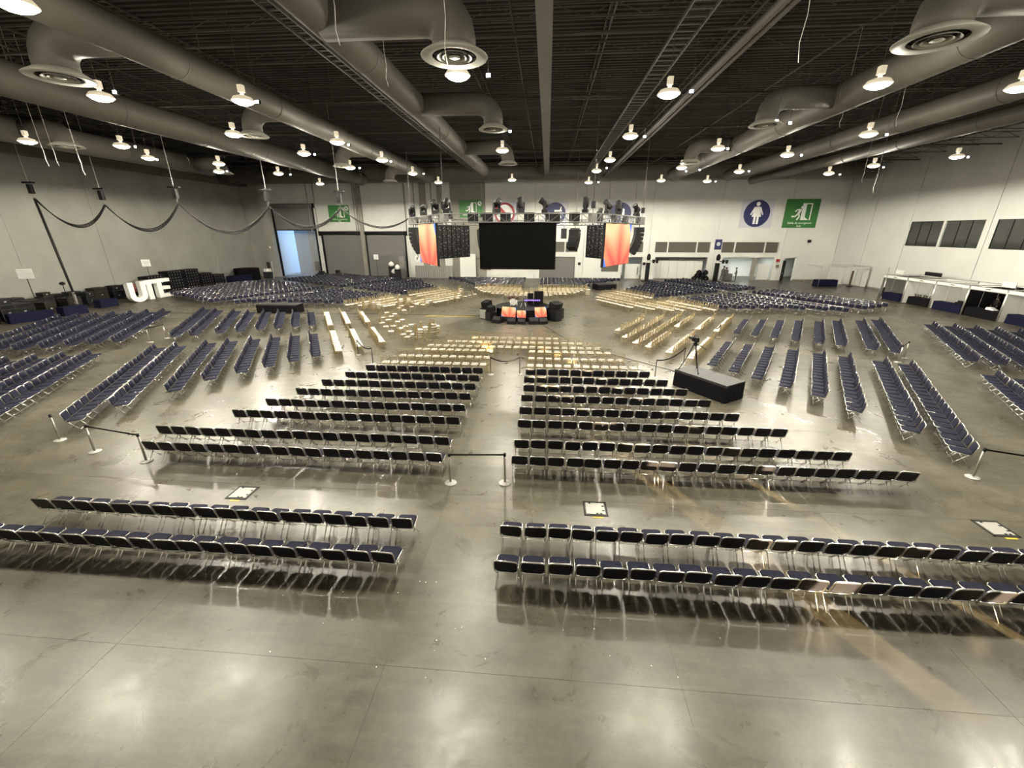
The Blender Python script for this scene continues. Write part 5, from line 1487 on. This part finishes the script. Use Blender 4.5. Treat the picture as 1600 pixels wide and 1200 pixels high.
def booth_table(x, y, L, label, m='navy_fabric'):
    t = empty('booth_table', (x, y, 0), PI / 2, label, 'table', 'draped booth tables')
    MB().rbox((0, 0, 0.745), (L, 0.75, 0.05), 0.04).build('tabletop', m, t)
    vs = []; pts = []
    for (a, b_) in (((-L / 2, -.38), (L / 2, -.38)), ((L / 2, -.38), (L / 2, .38)), ((L / 2, .38), (-L / 2, .38)), ((-L / 2, .38), (-L / 2, -.38))):
        mm = max(4, int(math.hypot(b_[0] - a[0], b_[1] - a[1]) / 0.1))
        for k in range(mm):
            q = k / mm; pts.append((a[0] + (b_[0] - a[0]) * q, a[1] + (b_[1] - a[1]) * q, 0.015 if k % 2 else 0.0))
    N = len(pts)
    for px, py, o in pts: vs += [(px * (1.02 + o), py * (1.02 + o), 0.01), (px, py, 0.73)]
    MB().add(vs, [(2 * k, 2 * ((k + 1) % N), 2 * ((k + 1) % N) + 1, 2 * k + 1) for k in range(N)]).build('cloth', m, t)
BL = [(46.67, 50.0, 'grey-backed booth with one white strip, farthest of the booth row', 'room_grey'), (43.34, 46.67, 'white booth with plants on its black table', 'panel_white'),
      (40.02, 43.34, 'white booth with a long navy table, third from the far end', 'panel_white'), (36.82, 40.02, 'black-lined booth crowded with goods', 'black'),
      (33.5, 36.82, 'white booth at the right edge with a navy table', 'panel_white')]
for y0, y1, lb, bk in BL: booth(y0 + 0.04, y1 - 0.04, 36.95, lb, bk)
booth_table(37.5, 48.4, 2.3, 'navy table in the grey-backed farthest booth')
booth_table(37.6, 45.1, 2.5, 'black table carrying plants in the second booth', 'black_fabric')
booth_table(37.55, 41.9, 2.9, 'long navy table in the third booth')
booth_table(37.5, 38.5, 2.9, 'black table of the crowded goods booth', 'black_fabric')
booth_table(37.6, 35.2, 2.6, 'navy table of the booth at the right edge')
t = empty('banner_stand', (40.4, 48.2, 0), 0, 'bright white upright strip inside the grey-backed booth', 'panel')
MB().box((0, 0, 1.2), (0.05, 0.5, 2.2)).build('sheet', 'paper', t); MB().box((0, 0, 0.03), (0.4, 0.6, 0.06)).build('foot', 'alu', t)
for k in range(7):
    t = empty('potted_plant', (37.6 + random.uniform(-.1, .1), 44.1 + 0.32 * k, 0.772), 0, 'small leafy plant on the black booth table, %s from the near end' % ORD[k + 1], 'plant', 'plants on the booth table')
    MB().lathe([(0.07, 0), (0.09, 0.1), (0.08, 0.1)], 10).build('pot', 'wood_brown', t)
    b = MB()
    for q in range(9):
        a = 6.28 * q / 9; r = random.uniform(.1, .2); z = random.uniform(.15, .35)
        b.add([(0, 0, 0.1), (r * math.cos(a - .3) * .7, r * math.sin(a - .3) * .7, z * .8), (r * math.cos(a), r * math.sin(a), z), (r * math.cos(a + .3) * .7, r * math.sin(a + .3) * .7, z * .8)], [(0, 1, 2, 3)])
    b.build('leaves', 'green_leaf', t)
gm = ['panel_white', 'wood_brown', 'steel', 'dark_case', 'pink_cloth']
t = empty('display_rack', (39.6, 38.4, 0), 0, 'metal display rack full of goods inside the black booth', 'rack')
for y in (-1.2, 1.0): MB().tube([(0, y, 0), (0, y, 2.2)], 0.03, 5).build('upright', 'alu', t)
for z in (0.7, 1.2, 1.7, 2.15): MB().box((0, -0.1, z), (0.4, 2.3, 0.04)).build('shelf', 'dark_case', t)
for i in range(16):
    o = MB().rbox((0, 0, 0.12), (0.22, random.uniform(.18, .32), random.uniform(.18, .3)), 0.03).build('goods_box', gm[i % 5], t)
    o.location = (random.uniform(-.05, .05), -1.0 + 0.3 * (i % 7), (0.75, 1.25, 1.75)[i % 3])
t = empty('paper_pile', (37.5, 38.1, 0.772), 0, 'white heap of papers on the black booth table', 'papers')
for k in range(4): MB().box((0, 0.05 * k, 0.03 + 0.05 * k), (0.4, 0.7 - 0.12 * k, 0.05)).build('sheet_stack', 'paper', t)
t = empty('goods_crate', (37.55, 41.0, 0.772), 0, 'low dark crate of items on the long navy booth table', 'crate')
MB().box((0, 0, 0.09), (0.4, 0.7, 0.18)).build('crate', 'black', t)
for k in range(5): MB().lathe([(0.05, 0), (0.06, 0.12), (0.02, 0.16)], 8, (0, -0.26 + 0.13 * k, 0.18)).build('item', 'dark_case', t)
person(38.9, 39.35, 1.9, 1.7, 'black', 'person in black sitting behind the black booth table')
for i, (y, z) in enumerate([(49.6, 2.62), (38.2, 2.62), (36.4, 2.62)]):
    t = empty('booth_topper', (38.2, y, z), 0, ['pale sign board standing on the farthest booth', 'pale sign board on top of the black booth', 'dark bundle lying on top of the row beside the black booth'][i], 'sign')
    MB().box((0, 0, 0.25), (0.05, 1.1, 0.45)).build('board', ['panel_white', 'panel_white', 'dark_case'][i], t); MB().box((0, 0, 0.02), (0.3, 1.0, 0.04)).build('foot', 'alu', t)
for i, (y0, y1) in enumerate([(46.9, 48.9), (34.0, 38.0)]):
    t = empty('dark_valance', (40.2, (y0 + y1) / 2, 2.62), 0, ['dark board behind the farthest booth top', 'long dark board over the booths at the right edge'][i], 'board')
    MB().box((0, 0, 0.18), (0.06, y1 - y0, 0.34)).build('board', 'dark_case', t); MB().box((0, 0, 0.38), (0.08, y1 - y0, 0.05)).build('cap', 'alu', t)
# free-standing frame booth near the far right corner
t = empty('frame_booth', (39.1, 61.2, 0), 0, 'open aluminium frame booth with white back near the right corner', 'booth')
for x in (-3.0, 0, 3.0):
    for y in (-1.7, 1.7): MB().tube([(x, y, 0), (x, y, 2.7)], 0.035, 6).build('post', 'alu', t)
for y in (-1.7, 1.7):
    for z in (2.68, 2.4): MB().box((0, y, z), (6.0, 0.05, 0.05)).build('beam', 'alu', t)
for x in (-3, 0, 3): MB().box((x, 0, 2.68), (0.05, 3.4, 0.05)).build('beam', 'alu', t)
for k in range(3): MB().box((0.5 + k, 1.7, 1.2), (0.96, 0.03, 2.3)).build('wall_panel', 'panel_white', t)
for k in range(3): MB().box((3.0, -1.1 + 1.1 * k, 1.2), (0.03, 1.06, 2.3)).build('wall_panel', 'panel_white', t)
booth_table(37.6, 60.6, 0.9, 'navy draped counter in the open frame booth')
bpy.data.objects['booth_table.005'].rotation_euler = (0, 0, 0); bpy.data.objects['booth_table.005'].scale = (3.0, 1.1, 1.2)
t = empty('standing_board', (40.6, 60.3, 0), 0.5, 'narrow brown board leaning in the open frame booth', 'board')
MB().box((0, 0, 1.1), (0.4, 0.06, 2.0)).build('panel', 'wood_brown', t); MB().box((0, 0, 0.05), (0.5, 0.5, 0.1)).build('foot', 'dark_case', t)
# tall thin pole with black flag beside the booths
p = at(1371, 486)
t = empty('flag_pole', (p.x, p.y, 0), 0, 'thin steel pole with a black flag end at the rear right rows', 'pole')
MB().tube([(0, 0, 0), (0.5, 0.8, 3.9)], 0.03, 6).build('pole', 'post_steel', t); MB().box((0.2, 0.3, 1.7), (0.1, 0.12, 0.9)).build('clamp', 'black', t)
